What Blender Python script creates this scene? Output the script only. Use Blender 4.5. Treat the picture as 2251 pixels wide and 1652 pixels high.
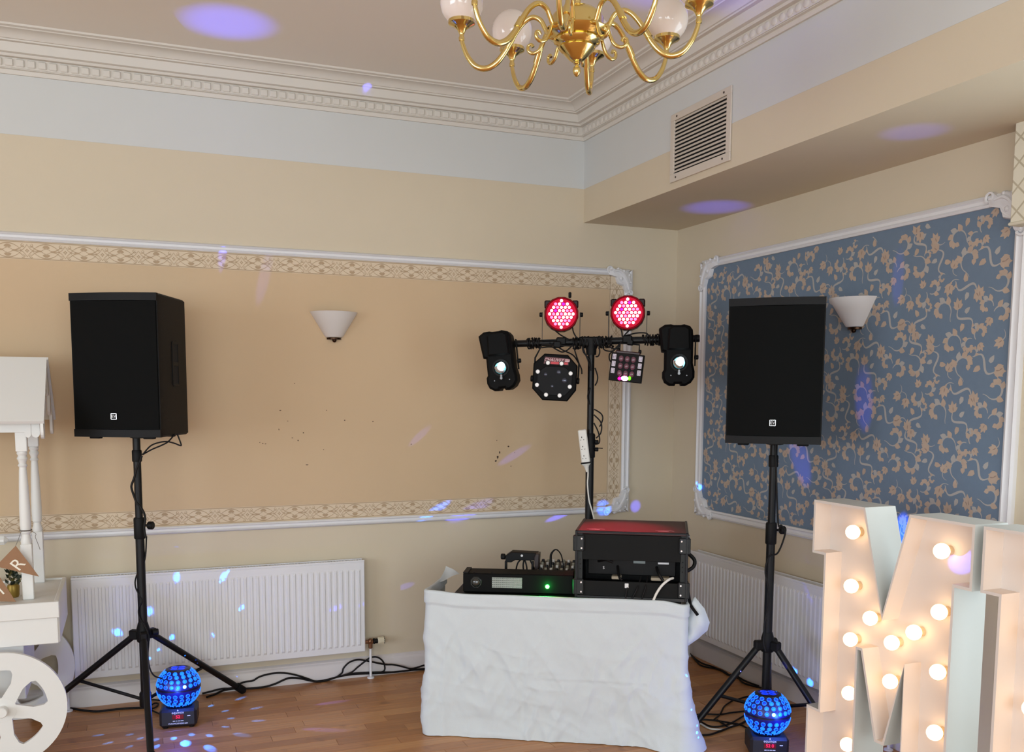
import bpy, bmesh, math, random, mathutils
from mathutils import Vector, Matrix

# ---------------------------------------------------------------- camera, world, light, exposure
for o in list(bpy.data.objects):
    bpy.data.objects.remove(o)
SC = bpy.context.scene
COL = SC.collection
cam = bpy.data.cameras.new('camera')
cam.sensor_width = 36.0
cam.lens = 2068.24 * 36.0 / 2251.0
cam.shift_y = 249.5 / 2251.0
cam.clip_start = .05
camo = bpy.data.objects.new('camera', cam)
COL.objects.link(camo)
camo.matrix_world = Matrix(((0.9265642, 0.0335930, -0.3746334, -3.23599),
                            (-0.3761043, 0.0957863, -0.9216130, -5.21528),
                            (0.0049250, 0.9948349, 0.1013867, 1.62),
                            (0, 0, 0, 1)))
SC.camera = camo
SC.view_settings.view_transform = 'Standard'
SC.view_settings.look = 'None'
SC.view_settings.gamma = 1.0
SC.view_settings.exposure = 0.0
SC.view_settings.use_curve_mapping = False

W = bpy.data.worlds.new('overcast_sky')
SC.world = W
W.use_nodes = True
W.node_tree.nodes['Background'].inputs[0].default_value = (.72, .84, 1.0, 1)
W.node_tree.nodes['Background'].inputs[1].default_value = .8


def area(name, loc, rot, sx, sy, power, color):
    l = bpy.data.lights.new(name, 'AREA')
    l.shape = 'RECTANGLE'
    l.size, l.size_y = sx, sy
    l.energy = power
    l.color = color
    o = bpy.data.objects.new(name, l)
    COL.objects.link(o)
    o.location = loc
    o.rotation_euler = rot
    return o


PI = math.pi
# daylight through the windows behind the photographer and in the right-hand wall
area('window_daylight_rear', (-4.6, -9.42, 1.65), (-PI / 2, 0, PI), 6.4, 1.9, 252, (.89, 1.0, 1.05))
area('window_daylight_left', (-8.92, -5.1, 1.7), (0, -PI / 2, 0), 1.8, 4.0, 168, (.90, .98, 1.08))
area('window_daylight_right', (-.03, -3.5, 1.25), (0, PI / 2, 0), 1.9, 1.4, 27, (.80, .94, 1.0))


def spot(loc, target, size, power, color, blend=.35, soft=0.0, name='effect_beam'):
    l = bpy.data.lights.new(name, 'SPOT')
    l.energy = power
    l.color = color
    l.spot_size = size
    l.spot_blend = blend
    l.shadow_soft_size = soft
    o = bpy.data.objects.new(name, l)
    COL.objects.link(o)
    o.location = loc
    d = Vector(target) - Vector(loc)
    o.rotation_euler = d.to_track_quat('-Z', 'Y').to_euler()
    return o


# ---------------------------------------------------------------- helpers
def lin(c):
    c = c / 255.0
    return c / 12.92 if c <= .04045 else ((c + .055) / 1.055) ** 2.4


def rgb(t):
    return (lin(t[0]), lin(t[1]), lin(t[2]), 1)


MATS = {}


def mat(name, col, rough=.6, metal=0., var=.05, scale=6., bump=0., bscale=60., emit=None, estr=0., spec=.5, coat=0.):
    if name in MATS:
        return MATS[name]
    m = bpy.data.materials.new(name)
    m.use_nodes = True
    nt = m.node_tree
    b = nt.nodes['Principled BSDF']
    b.inputs['Roughness'].default_value = rough
    b.inputs['Metallic'].default_value = metal
    b.inputs['Specular IOR Level'].default_value = spec
    if coat:
        b.inputs['Coat Weight'].default_value = coat
    tc = nt.nodes.new('ShaderNodeTexCoord')
    nz = nt.nodes.new('ShaderNodeTexNoise')
    nz.inputs['Scale'].default_value = scale
    nz.inputs['Detail'].default_value = 4
    nt.links.new(tc.outputs['Object'], nz.inputs['Vector'])
    mx = nt.nodes.new('ShaderNodeMix')
    mx.data_type = 'RGBA'
    c = rgb(col)
    mx.inputs[6].default_value = tuple(max(0, v * (1 - var)) for v in c[:3]) + (1,)
    mx.inputs[7].default_value = tuple(min(1, v * (1 + var)) for v in c[:3]) + (1,)
    nt.links.new(nz.outputs['Fac'], mx.inputs[0])
    nt.links.new(mx.outputs[2], b.inputs['Base Color'])
    if bump:
        n2 = nt.nodes.new('ShaderNodeTexNoise')
        n2.inputs['Scale'].default_value = bscale
        n2.inputs['Detail'].default_value = 3
        nt.links.new(tc.outputs['Object'], n2.inputs['Vector'])
        bp = nt.nodes.new('ShaderNodeBump')
        bp.inputs['Strength'].default_value = bump
        bp.inputs['Distance'].default_value = .004
        nt.links.new(n2.outputs['Fac'], bp.inputs['Height'])
        nt.links.new(bp.outputs['Normal'], b.inputs['Normal'])
    if emit:
        b.inputs['Emission Color'].default_value = rgb(emit)
        b.inputs['Emission Strength'].default_value = estr
    MATS[name] = m
    return m


def catmull(pts, n=6):
    P = [Vector(p) for p in pts]
    if len(P) < 3:
        return P
    P = [P[0] * 2 - P[1]] + P + [P[-1] * 2 - P[-2]]
    out = []
    for i in range(1, len(P) - 2):
        a, b, c, d = P[i - 1:i + 3]
        for k in range(n):
            t = k / n
            out.append(.5 * ((2 * b) + (c - a) * t + (2 * a - 5 * b + 4 * c - d) * t * t + (3 * b - a - 3 * c + d) * t ** 3))
    out.append(P[-2])
    return out


class MB:
    def __init__(s):
        s.v = []
        s.f = []

    def add(s, vs, fs, M=None):
        n = len(s.v)
        s.v += [(M @ Vector(v)) if M else Vector(v) for v in vs]
        s.f += [tuple(i + n for i in f) for f in fs]
        return s

    def box(s, c, d, bev=0., M=None):
        hx, hy, hz = d[0] / 2, d[1] / 2, d[2] / 2
        cx, cy, cz = c
        if not bev:
            vs = [(cx + a * hx, cy + b * hy, cz + e * hz) for a in (-1, 1) for b in (-1, 1) for e in (-1, 1)]
            return s.add(vs, [(0, 1, 3, 2), (4, 6, 7, 5), (0, 4, 5, 1), (2, 3, 7, 6), (0, 2, 6, 4), (1, 5, 7, 3)], M)
        bev = min(bev, hx * .95, hy * .95, hz * .95)
        vs, idx = [], {}
        for a in (-1, 1):
            for b in (-1, 1):
                for e in (-1, 1):
                    for k in range(3):
                        p = [cx + a * (hx - bev), cy + b * (hy - bev), cz + e * (hz - bev)]
                        p[k] = (cx, cy, cz)[k] + (a, b, e)[k] * (hx, hy, hz)[k]
                        idx[a, b, e, k] = len(vs)
                        vs.append(p)
        fs = []
        sq = [(-1, -1), (1, -1), (1, 1), (-1, 1)]
        for k in range(3):
            for sg in (-1, 1):
                q = []
                for u, w in sq:
                    t = [0, 0, 0]
                    t[k] = sg
                    t[(k + 1) % 3] = u
                    t[(k + 2) % 3] = w
                    q.append(idx[t[0], t[1], t[2], k])
                fs.append(tuple(q if sg > 0 else q[::-1]))
        for k in range(3):
            k1, k2 = (k + 1) % 3, (k + 2) % 3
            for u in (-1, 1):
                for w in (-1, 1):
                    q = []
                    for e, kk in ((-1, k1), (1, k1), (1, k2), (-1, k2)):
                        t = [0, 0, 0]
                        t[k], t[k1], t[k2] = e, u, w
                        q.append(idx[t[0], t[1], t[2], kk])
                    fs.append(tuple(q[::-1] if u * w > 0 else q))
        for a in (-1, 1):
            for b in (-1, 1):
                for e in (-1, 1):
                    q = tuple(idx[a, b, e, k] for k in range(3))
                    fs.append(q if a * b * e > 0 else q[::-1])
        return s.add(vs, fs, M)

    def tube(s, pts, r, n=8, M=None, smooth=0, cap=True, closed=False):
        P = catmull(pts, smooth) if smooth else [Vector(p) for p in pts]
        if hasattr(r, '__len__'):
            m = len(r)
            R = []
            for i in range(len(P)):
                t = i / (len(P) - 1) * (m - 1)
                k = min(int(t), m - 2)
                R.append(r[k] + (r[k + 1] - r[k]) * (t - k))
        else:
            R = [r] * len(P)
        vs, fs = [], []
        up = None
        for i, p in enumerate(P):
            if closed:
                t = P[(i + 1) % len(P)] - P[i - 1]
            else:
                t = P[min(i + 1, len(P) - 1)] - P[max(i - 1, 0)]
            if t.length < 1e-9:
                t = Vector((0, 0, 1))
            t.normalize()
            if up is None:
                a = Vector((0, 0, 1)) if abs(t.z) < .9 else Vector((1, 0, 0))
                up = (a - t * a.dot(t)).normalized()
            else:
                up = up - t * up.dot(t)
                if up.length < 1e-6:
                    a = Vector((0, 0, 1)) if abs(t.z) < .9 else Vector((1, 0, 0))
                    up = a - t * a.dot(t)
                up.normalize()
            w = t.cross(up)
            for k in range(n):
                a = 2 * PI * k / n
                vs.append(p + (up * math.cos(a) + w * math.sin(a)) * R[i])
        L = len(P)
        for i in range(L if closed else L - 1):
            for k in range(n):
                j = (i + 1) % L
                fs.append((i * n + k, i * n + (k + 1) % n, j * n + (k + 1) % n, j * n + k))
        if cap and not closed:
            fs.append(tuple(range(n - 1, -1, -1)))
            fs.append(tuple((L - 1) * n + k for k in range(n)))
        return s.add(vs, fs, M)

    def lathe(s, prof, n=24, M=None, a0=0., a1=2 * PI):
        full = abs(a1 - a0 - 2 * PI) < 1e-6
        m = n if full else n + 1
        vs, fs = [], []
        for r, z in prof:
            for k in range(m):
                a = a0 + (a1 - a0) * k / n
                vs.append((max(r, 1e-5) * math.cos(a), max(r, 1e-5) * math.sin(a), z))
        for i in range(len(prof) - 1):
            for k in range(n):
                k2 = (k + 1) % m
                fs.append((i * m + k, i * m + k2, (i + 1) * m + k2, (i + 1) * m + k))
        return s.add(vs, fs, M)

    def cyl(s, c, r, h, n=16, M=None, axis='z', bev=0.):
        T = Matrix.Translation(c)
        if axis == 'x':
            T = T @ Matrix.Rotation(PI / 2, 4, 'Y')
        if axis == 'y':
            T = T @ Matrix.Rotation(-PI / 2, 4, 'X')
        b = bev
        pr = [(0, -h / 2), (r - b, -h / 2), (r, -h / 2 + b), (r, h / 2 - b), (r - b, h / 2), (0, h / 2)] if b else \
            [(0, -h / 2), (r, -h / 2), (r, h / 2), (0, h / 2)]
        return s.lathe(pr, n, (M @ T) if M else T)

    def sphere(s, c, r, n=16, m=10, M=None, sc=(1, 1, 1), z0=-PI / 2, z1=PI / 2):
        T = Matrix.Translation(c) @ Matrix.Diagonal((sc[0], sc[1], sc[2], 1))
        pr = []
        for i in range(m + 1):
            a = z0 + (z1 - z0) * i / m
            pr.append((r * math.cos(a), r * math.sin(a)))
        return s.lathe(pr, n, (M @ T) if M else T)

    def prism(s, poly, y0, y1, M=None, chamfer=0.):
        """polygon in local x,z extruded along y from y0 (front) to y1"""
        n = len(poly)
        area2 = sum(poly[i][0] * poly[(i + 1) % n][1] - poly[(i + 1) % n][0] * poly[i][1] for i in range(n))
        if area2 < 0:
            poly = poly[::-1]
        rings = [(poly, y0), (poly, y1)]
        if chamfer:
            ins = inset(poly, chamfer)
            sg = 1 if y1 > y0 else -1
            rings = [(ins, y0), (poly, y0 + sg * chamfer), (poly, y1 - sg * chamfer), (ins, y1)]
        vs, fs = [], []
        for pl, y in rings:
            vs += [(a, y, b) for a, b in pl]
        for q in range(len(rings) - 1):
            for i in range(n):
                j = (i + 1) % n
                fs.append((q * n + j, q * n + i, (q + 1) * n + i, (q + 1) * n + j))
        fs.append(tuple(range(n)))
        fs.append(tuple((len(rings) - 1) * n + i for i in range(n - 1, -1, -1)))
        if y1 < y0:
            fs = [f[::-1] for f in fs]
        return s.add(vs, fs, M)

    def ribbon(s, pts, w, fn):
        """flat print: 2-D polyline with width(s), mapped to space by fn(a, b)"""
        P = [Vector((p[0], p[1])) for p in pts]
        m = len(P)
        vs, fs = [], []
        for i, p in enumerate(P):
            t = P[min(i + 1, m - 1)] - P[max(i - 1, 0)]
            t = t.normalized() if t.length > 0 else Vector((1, 0))
            nn = Vector((-t.y, t.x))
            if hasattr(w, '__len__'):
                q = i / (m - 1) * (len(w) - 1)
                k = min(int(q), len(w) - 2)
                ww = w[k] + (w[k + 1] - w[k]) * (q - k)
            else:
                ww = w
            a, b = p + nn * ww / 2, p - nn * ww / 2
            vs += [fn(a.x, a.y), fn(b.x, b.y)]
        for i in range(m - 1):
            fs.append((2 * i, 2 * i + 1, 2 * i + 3, 2 * i + 2))
        return s.add(vs, fs)

    def patch(s, poly, fn):
        return s.add([fn(a, b) for a, b in poly], [tuple(range(len(poly)))])

    def build(s, name, m, parent=None, recenter=False, ang=35, label=None, flat=False):
        me = bpy.data.meshes.new(name)
        off = Vector((0, 0, 0))
        vs = s.v
        if recenter and vs:
            xs = [v.x for v in vs]
            ys = [v.y for v in vs]
            zs = [v.z for v in vs]
            off = Vector(((min(xs) + max(xs)) / 2, (min(ys) + max(ys)) / 2, min(zs)))
        me.from_pydata([tuple(v - off) for v in vs], [], s.f)
        me.validate()
        if not flat:
            me.polygons.foreach_set('use_smooth', [True] * len(me.polygons))
            me.set_sharp_from_angle(angle=math.radians(ang))
        me.update()
        if m:
            me.materials.append(m)
        o = bpy.data.objects.new(name, me)
        COL.objects.link(o)
        o.location = off
        if parent:
            o.parent = parent
        if label:
            o['label'] = label
        return o


def inset(poly, d):
    """inset a counter-clockwise polygon by d"""
    n = len(poly)
    out = []
    for i in range(n):
        a, b, c = Vector(poly[i - 1]), Vector(poly[i]), Vector(poly[(i + 1) % n])
        e1, e2 = (b - a).normalized(), (c - b).normalized()
        n1, n2 = Vector((-e1.y, e1.x)), Vector((-e2.y, e2.x))
        k = 1 + n1.dot(n2)
        q = (n1 + n2) / max(k, .25)
        out.append((b.x + q.x * d, b.y + q.y * d))
    return out


def thing(name, label, cat, loc=(0, 0, 0), rz=0., group=None):
    o = bpy.data.objects.new(name, None)
    o.empty_display_size = .1
    COL.objects.link(o)
    o.location = loc
    o.rotation_euler = (0, 0, rz)
    o['label'] = label
    o['category'] = cat
    if group:
        o['group'] = group
    return o


def tag(o, label, cat, group=None):
    o['label'] = label
    o['category'] = cat
    if group:
        o['group'] = group
    return o


def struct(o):
    o['kind'] = 'structure'
    return o


def stuff(o):
    o['kind'] = 'stuff'
    return o


def kids(o):
    return [c for c in bpy.data.objects if c.parent == o]


def copy_tree(o, parent=None):
    c = o.copy()
    COL.objects.link(c)
    if parent:
        c.parent = parent
    for ch in kids(o):
        copy_tree(ch, c)
    return c


def again(o, parent=None, loc=None, rot=None):
    """another copy of one piece, sharing its mesh"""
    c = o.copy()
    COL.objects.link(c)
    if parent:
        c.parent = parent
    if loc is not None:
        c.location = loc
    if rot is not None:
        c.rotation_euler = rot
    return c


def text_mb(txt, size, depth=.0006, shear=0., M=None):
    cu = bpy.data.curves.new('lettering', 'FONT')
    cu.body = txt
    cu.size = size
    cu.align_x = 'CENTER'
    cu.align_y = 'CENTER'
    cu.extrude = depth
    cu.shear = shear
    o = bpy.data.objects.new('lettering', cu)
    COL.objects.link(o)
    dg = bpy.context.evaluated_depsgraph_get()
    me = o.evaluated_get(dg).to_mesh()
    # text lies in x,y facing +z: stand it up so that it reads from -y
    T = Matrix.Rotation(PI / 2, 4, 'X')
    b = MB()
    b.add([v.co.copy() for v in me.vertices], [tuple(p.vertices) for p in me.polygons], (M @ T) if M else T)
    o.evaluated_get(dg).to_mesh_clear()
    bpy.data.objects.remove(o)
    bpy.data.curves.remove(cu)
    return b


random.seed(4)
# ---------------------------------------------------------------- materials
wall_m = mat('wall_beige', (209, 196, 172), .75, var=.02, bump=.05, bscale=220)
panel_m = mat('paper_tan', (205, 178, 143), .7, var=.03, scale=3, bump=.06, bscale=300)
border_m = mat('paper_border', (218, 199, 172), .7, var=.02)
bpat_m = mat('paper_border_print', (178, 153, 122), .7, var=.04)
room_m = mat('wall_far_white', (206, 208, 204), .7, var=.02)
white_m = mat('wall_white', (205, 207, 205), .7, var=.015)
ceil_m = mat('ceiling_white', (232, 226, 217), .8, var=.02, scale=1.5)
corn_m = mat('cornice_white', (214, 209, 200), .55, var=.02)
mould_m = mat('moulding_white', (222, 221, 222), .4, var=.015)
skirt_m = mat('skirting_white', (214, 208, 206), .4, var=.03)
blue_m = mat('paper_blue', (106, 124, 143), .7, var=.06, scale=30)
stem_m = mat('paper_scroll_cream', (170, 166, 162), .7, var=.05)
leaf_m = mat('paper_scroll_tan', (180, 160, 143), .7, var=.14, scale=20)
shade_m = mat('paper_scroll_brown', (146, 126, 114), .7, var=.05)
rad_m = mat('radiator_white', (224, 224, 226), .35, var=.01)
black_m = mat('black_plastic', (13, 13, 14), .55, var=.1, bump=.05, bscale=400, spec=.22)
fix_m = mat('black_fixture', (8, 8, 8), .6, var=.15, spec=.12)
cab_m = mat('black_cabinet', (13, 12, 12), .6, var=.15, bump=.25, bscale=350, spec=.2)
grille_m = mat('black_grille_cloth', (7, 8, 8), .75, var=.2, scale=300, spec=.12)
steel_m = mat('black_steel', (12, 12, 14), .42, var=.1, spec=.3)
rubber_m = mat('black_rubber', (12, 12, 13), .75, var=.1, spec=.2)
cable_m = mat('black_cable', (12, 10, 11), .55, var=.1, spec=.25)
wcable_m = mat('white_cable', (225, 222, 214), .5, var=.02)
chrome_m = mat('chrome', (220, 220, 222), .15, 1., var=.02)
alu_m = mat('aluminium', (120, 120, 122), .4, 1., var=.05)
print_m = mat('white_print', (225, 225, 228), .5, var=.02)
brass_m = mat('polished_brass', (226, 204, 136), .15, 1., var=.04, scale=12)
opal_m = mat('opal_glass', (236, 226, 220), .12, var=.02, coat=.4)
paintw_m = mat('cart_white', (226, 226, 222), .45, var=.015)
kraft_m = mat('brown_card', (152, 114, 84), .8, var=.08, scale=40)
cream_m = mat('cream_card', (240, 234, 218), .7, var=.02)
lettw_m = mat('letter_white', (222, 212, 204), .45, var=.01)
lettout_m = mat('letter_outside_dimmed', (188, 187, 180), .5, var=.015)  # outside of the white letters, darkened in colour to hold down the daylight
sconce_m = mat('plaster_white', (226, 222, 218), .55, var=.02)
dark_m = mat('void_black', (6, 6, 7), .9, var=.05)
red_led = mat('red_led_display', (120, 0, 20), .4, emit=(255, 30, 90), estr=2.2)

# ---------------------------------------------------------------- cable runs (world coordinates) and beams (source, where it lands, radius, strength)
PT = {
 'run1': [[-2.9037, -0.0928, 0.006],[-2.8585, -0.0632, 0.006],[-2.8149, -0.032, 0.0118],[-2.7516, -0.032, 0.0162],[-2.6686, -0.032, 0.0077],[-2.59, -0.032, 0.0082],[-2.533, -0.032, 0.0195],[-2.487, -0.032, 0.0364],[-2.4524, -0.032, 0.0427],[-2.4006, -0.032, 0.0339],[-2.3426, -0.032, 0.0142],[-2.3025, -0.0361, 0.006],[-2.2548, -0.0337, 0.006],[-2.1948, -0.032, 0.0189],[-2.1347, -0.032, 0.0245],[-2.0742, -0.032, 0.024],[-1.9517, -0.032, 0.0149],[-1.8271, -0.032, 0.0113],[-1.7322, -0.032, 0.0123],[-1.6101, -0.032, 0.0093]],
 'run2': [[-2.9207, -0.032, 0.0085],[-2.8719, -0.032, 0.0156],[-2.8228, -0.032, 0.0227],[-2.7681, -0.032, 0.021],[-2.7346, -0.032, 0.0377],[-2.6955, -0.032, 0.048],[-2.6565, -0.032, 0.0495],[-2.6225, -0.032, 0.0664],[-2.5772, -0.032, 0.0762],[-2.5147, -0.032, 0.0783],[-2.452, -0.032, 0.0655],[-2.3946, -0.032, 0.0441],[-2.3484, -0.032, 0.0221],[-2.3134, -0.032, 0.0079],[-2.2544, -0.032, 0.0091],[-2.1828, -0.032, 0.0206],[-2.1044, -0.032, 0.0292],[-1.9825, -0.032, 0.0232],[-1.8585, -0.032, 0.011],[-1.7639, -0.032, 0.012],[-1.6132, -0.0416, 0.006]],
 'loop1': [[-2.1974, -0.045, 0.0229],[-2.1672, -0.045, 0.044],[-2.1579, -0.045, 0.0704],[-2.1245, -0.045, 0.1004],[-2.0761, -0.045, 0.1107],[-2.0277, -0.045, 0.0995],[-1.9667, -0.045, 0.0808],[-1.9175, -0.045, 0.0663],[-1.8678, -0.045, 0.0592],[-1.8179, -0.045, 0.0433],[-1.7676, -0.045, 0.0254],[-1.7295, -0.045, 0.0276],[-1.6784, -0.045, 0.0379],[-1.6141, -0.045, 0.0438]],
 'loop2': [[-2.1685, -0.05, 0.0273],[-2.1143, -0.05, 0.0427],[-2.0778, -0.05, 0.0694],[-2.035, -0.05, 0.0986],[-2.0043, -0.05, 0.1169],[-1.9676, -0.05, 0.1162],[-1.937, -0.05, 0.0945],[-1.9219, -0.05, 0.062],[-1.9284, -0.05, 0.0286],[-1.9869, -0.05, 0.0226]],
 'left': [[-3.6079, -0.032, 0.0129],[-3.5568, -0.035, 0.006],[-3.5032, -0.0854, 0.006],[-3.4374, -0.1289, 0.006],[-3.3728, -0.1293, 0.006],[-3.3076, -0.132, 0.006],[-3.2418, -0.1461, 0.006],[-3.1891, -0.162, 0.006]],
 'ballL': [[-3.1364, -0.2951, 0.006],[-3.1581, -0.2534, 0.006],[-3.1769, -0.2124, 0.006],[-3.1855, -0.1519, 0.006],[-3.1643, -0.1017, 0.006],[-3.1445, -0.1165, 0.006],[-3.1558, -0.1635, 0.006],[-3.1794, -0.1773, 0.006],[-3.2011, -0.0875, 0.006],[-3.1798, -0.036, 0.006],[-3.1327, -0.0615, 0.006]],
 'standL1': [[-3.1834, -0.4946, 1.3275],[-3.1478, -0.5046, 1.3677],[-3.1114, -0.5176, 1.3839],[-3.0755, -0.5317, 1.3889],[-3.0429, -0.5458, 1.3811],[-3.0179, -0.5571, 1.371],[-3.0147, -0.5576, 1.378],[-3.0295, -0.5463, 1.426]],
 'standL2': [[-3.1833, -0.4838, 1.3268],[-3.1421, -0.4979, 1.3511],[-3.0996, -0.5131, 1.3706],[-3.0691, -0.5235, 1.3884],[-3.038, -0.5321, 1.4255]],
 'standL3': [[-3.1864, -0.4724, 1.3213],[-3.1963, -0.4715, 1.2923],[-3.2109, -0.4691, 1.2601],[-3.2228, -0.4689, 1.2182],[-3.235, -0.4675, 1.1859],[-3.2356, -0.4694, 1.1666],[-3.2271, -0.4763, 1.1345],[-3.2162, -0.4843, 1.1024],[-3.2018, -0.4919, 1.0864],[-3.1933, -0.4971, 1.0703],[-3.185, -0.5026, 1.0511],[-3.1815, -0.5073, 1.0222],[-3.1871, -0.5085, 0.9899],[-3.1852, -0.5129, 0.9578],[-3.1826, -0.5153, 0.9449]],
 'standL4': [[-3.1772, -0.4106, 0.9302],[-3.1891, -0.4182, 0.8171],[-3.2282, -0.4107, 0.7408],[-3.234, -0.4143, 0.6864],[-3.2079, -0.4321, 0.6213],[-3.2232, -0.4295, 0.5886],[-3.2226, -0.4345, 0.5452],[-3.1998, -0.4486, 0.5018],[-3.1834, -0.4612, 0.4476],[-3.1904, -0.4679, 0.3606],[-3.1825, -0.4783, 0.2954],[-3.1633, -0.4897, 0.2629],[-3.1333, -0.5031, 0.2522]],
 'standR': [[-0.4641, -1.6351, 1.4023],[-0.4658, -1.6736, 1.0469],[-0.4522, -1.682, 1.0203],[-0.4365, -1.6913, 0.9938],[-0.4417, -1.6926, 0.9626],[-0.4599, -1.6906, 0.9137],[-0.4774, -1.6865, 0.8869],[-0.5067, -1.6756, 0.8779],[-0.5223, -1.6731, 0.8423],[-0.5277, -1.6748, 0.8067],[-0.5247, -1.6799, 0.7712],[-0.5196, -1.6855, 0.7401],[-0.5172, -1.6923, 0.6868],[-0.5208, -1.6957, 0.6424],[-0.5327, -1.6958, 0.5979],[-0.5401, -1.6967, 0.5623],[-0.5439, -1.701, 0.509],[-0.5471, -1.7031, 0.4778],[-0.5401, -1.7103, 0.4379]],
 'wallR1': [[-0.032, -0.1678, 0.0192],[-0.032, -0.2493, 0.0131],[-0.0424, -0.3373, 0.006],[-0.078, -0.4385, 0.006],[-0.1085, -0.5377, 0.006],[-0.0941, -0.5896, 0.006],[-0.0679, -0.6302, 0.006],[-0.0579, -0.6793, 0.006],[-0.0683, -0.7637, 0.006],[-0.0347, -0.7839, 0.006],[-0.0463, -0.8931, 0.006],[-0.032, -1.0015, 0.0061]],
 'wallR2': [[-0.032, -0.2974, 0.0078],[-0.0611, -0.4126, 0.006],[-0.0764, -0.5188, 0.006],[-0.0588, -0.5879, 0.006],[-0.0507, -0.697, 0.006],[-0.0692, -0.7922, 0.006],[-0.0517, -0.8347, 0.006],[-0.0769, -0.9158, 0.006],[-0.0676, -0.9739, 0.006],[-0.037, -1.0393, 0.006]],
 'R1': [[-0.641, -1.2776, 0.006],[-0.6249, -1.2782, 0.006],[-0.573, -1.2873, 0.006],[-0.5068, -1.3187, 0.006],[-0.4386, -1.3172, 0.006],[-0.3576, -1.3227, 0.006]],
 'R2': [[-0.5835, -1.3765, 0.006],[-0.5068, -1.3187, 0.006],[-0.4184, -1.2274, 0.006],[-0.3353, -1.1704, 0.006],[-0.2771, -1.1504, 0.006],[-0.2214, -1.1348, 0.006],[-0.1934, -1.1332, 0.006]],
 'R3': [[-0.6652, -1.3339, 0.006],[-0.6486, -1.3458, 0.006],[-0.613, -1.3596, 0.006],[-0.5731, -1.3913, 0.006],[-0.546, -1.4233, 0.006],[-0.5192, -1.455, 0.006],[-0.4989, -1.4839, 0.006],[-0.4959, -1.5471, 0.006]],
 'R4': [[-0.6579, -1.3475, 0.006],[-0.6558, -1.3751, 0.006],[-0.6504, -1.4456, 0.006],[-0.5996, -1.4655, 0.006],[-0.5291, -1.4458, 0.006],[-0.4641, -1.4123, 0.006],[-0.3816, -1.3675, 0.006]],
 'R5': [[-0.7754, -1.5331, 0.006],[-0.7512, -1.5376, 0.006],[-0.7063, -1.5404, 0.006],[-0.6357, -1.5179, 0.006],[-0.5608, -1.4909, 0.006],[-0.4962, -1.4744, 0.006],[-0.4122, -1.4325, 0.006]],
 'R6': [[-0.5673, -1.3829, 0.006],[-0.5698, -1.4458, 0.006],[-0.5728, -1.4966, 0.006]],
 'Rw': [[-0.6811, -1.3706, 0.006],[-0.6752, -1.4046, 0.006],[-0.6732, -1.4677, 0.006],[-0.6499, -1.4921, 0.006],[-0.6121, -1.5068, 0.006],[-0.543, -1.4771, 0.006]],
 'c1': [[-1.1462, -0.5987, 1.8915],[-1.1412, -0.6016, 1.8749],[-1.1118, -0.6185, 1.8527],[-1.0874, -0.6326, 1.8416],[-1.0633, -0.6465, 1.8526],[-1.0393, -0.6603, 1.8802]],
 'c2': [[-1.1266, -0.6099, 1.8832],[-1.0875, -0.6325, 1.8526],[-1.0388, -0.6606, 1.8249],[-1.0142, -0.6748, 1.7862],[-0.9993, -0.6834, 1.7529],[-0.9966, -0.6849, 1.7252]],
 'c3': [[-1.1273, -0.6096, 1.9605],[-1.1028, -0.6237, 1.9356],[-1.0735, -0.6405, 1.9162],[-1.0492, -0.6546, 1.9023]],
 'c3b': [[-1.0427, -0.6584, 1.9739],[-1.0376, -0.6613, 1.9463],[-1.0253, -0.6684, 1.9215],[-1.0155, -0.674, 1.9132]],
 'c4': [[-0.9959, -0.6853, 1.8856],[-0.9858, -0.6912, 1.8414],[-0.9709, -0.6997, 1.8028],[-0.9608, -0.7056, 1.7641]],
 'c4b': [[-0.9214, -0.7283, 1.8854],[-0.916, -0.7314, 1.8413],[-0.923, -0.7274, 1.8193],[-0.9349, -0.7205, 1.8166]],
 'c5': [[-0.8245, -0.7842, 1.97],[-0.817, -0.7885, 1.9453],[-0.8143, -0.7901, 1.9207]],
 'c5b': [[-0.7768, -0.8117, 1.9615],[-0.8002, -0.7982, 1.9343],[-0.8095, -0.7929, 1.9179]],
 'c5c': [[-0.8048, -0.7956, 1.9234],[-0.7811, -0.8092, 1.9315],[-0.748, -0.8283, 1.9396],[-0.7101, -0.8501, 1.9394],[-0.6958, -0.8584, 1.9284],[-0.6814, -0.8667, 1.9175]],
 'c6': [[-0.8279, -0.7822, 1.8742],[-0.8514, -0.7686, 1.8495],[-0.8703, -0.7578, 1.8303],[-0.8709, -0.7574, 1.8028],[-0.8577, -0.765, 1.7807]],
 'c7': [[-0.9118, -0.7338, 1.8854],[-0.8946, -0.7438, 1.8523],[-0.861, -0.7632, 1.8457],[-0.8374, -0.7768, 1.8687],[-0.8257, -0.7835, 1.8851]],
 'c8': [[-0.6669, -0.875, 1.9011],[-0.6572, -0.8807, 1.8847],[-0.6453, -0.8875, 1.8765],[-0.6336, -0.8942, 1.8846],[-0.6268, -0.8982, 1.8982]],
 'c9': [[-1.1849, -0.5763, 1.8639],[-1.1508, -0.596, 1.8683],[-1.1119, -0.6184, 1.8665],[-1.0635, -0.6463, 1.8775]],
 'c10': [[-0.9367, -0.7195, 1.7586],[-0.9241, -0.7268, 1.7143],[-0.9261, -0.7256, 1.6866],[-0.9355, -0.7201, 1.6644]],
 'c11': [[-0.9571, -0.7077, 1.6532],[-0.9678, -0.7015, 1.6142],[-0.966, -0.7026, 1.5863],[-0.9575, -0.7074, 1.5641]],
 'c12': [[-0.9959, -0.6853, 1.8801],[-0.9906, -0.6884, 1.8414],[-0.9612, -0.7053, 1.7972],[-0.9557, -0.7085, 1.7419]],
 'c13': [[-0.9046, -0.738, 1.8853],[-0.8708, -0.7575, 1.866],[-0.842, -0.7741, 1.8577],[-0.8232, -0.7849, 1.8769]],
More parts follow.
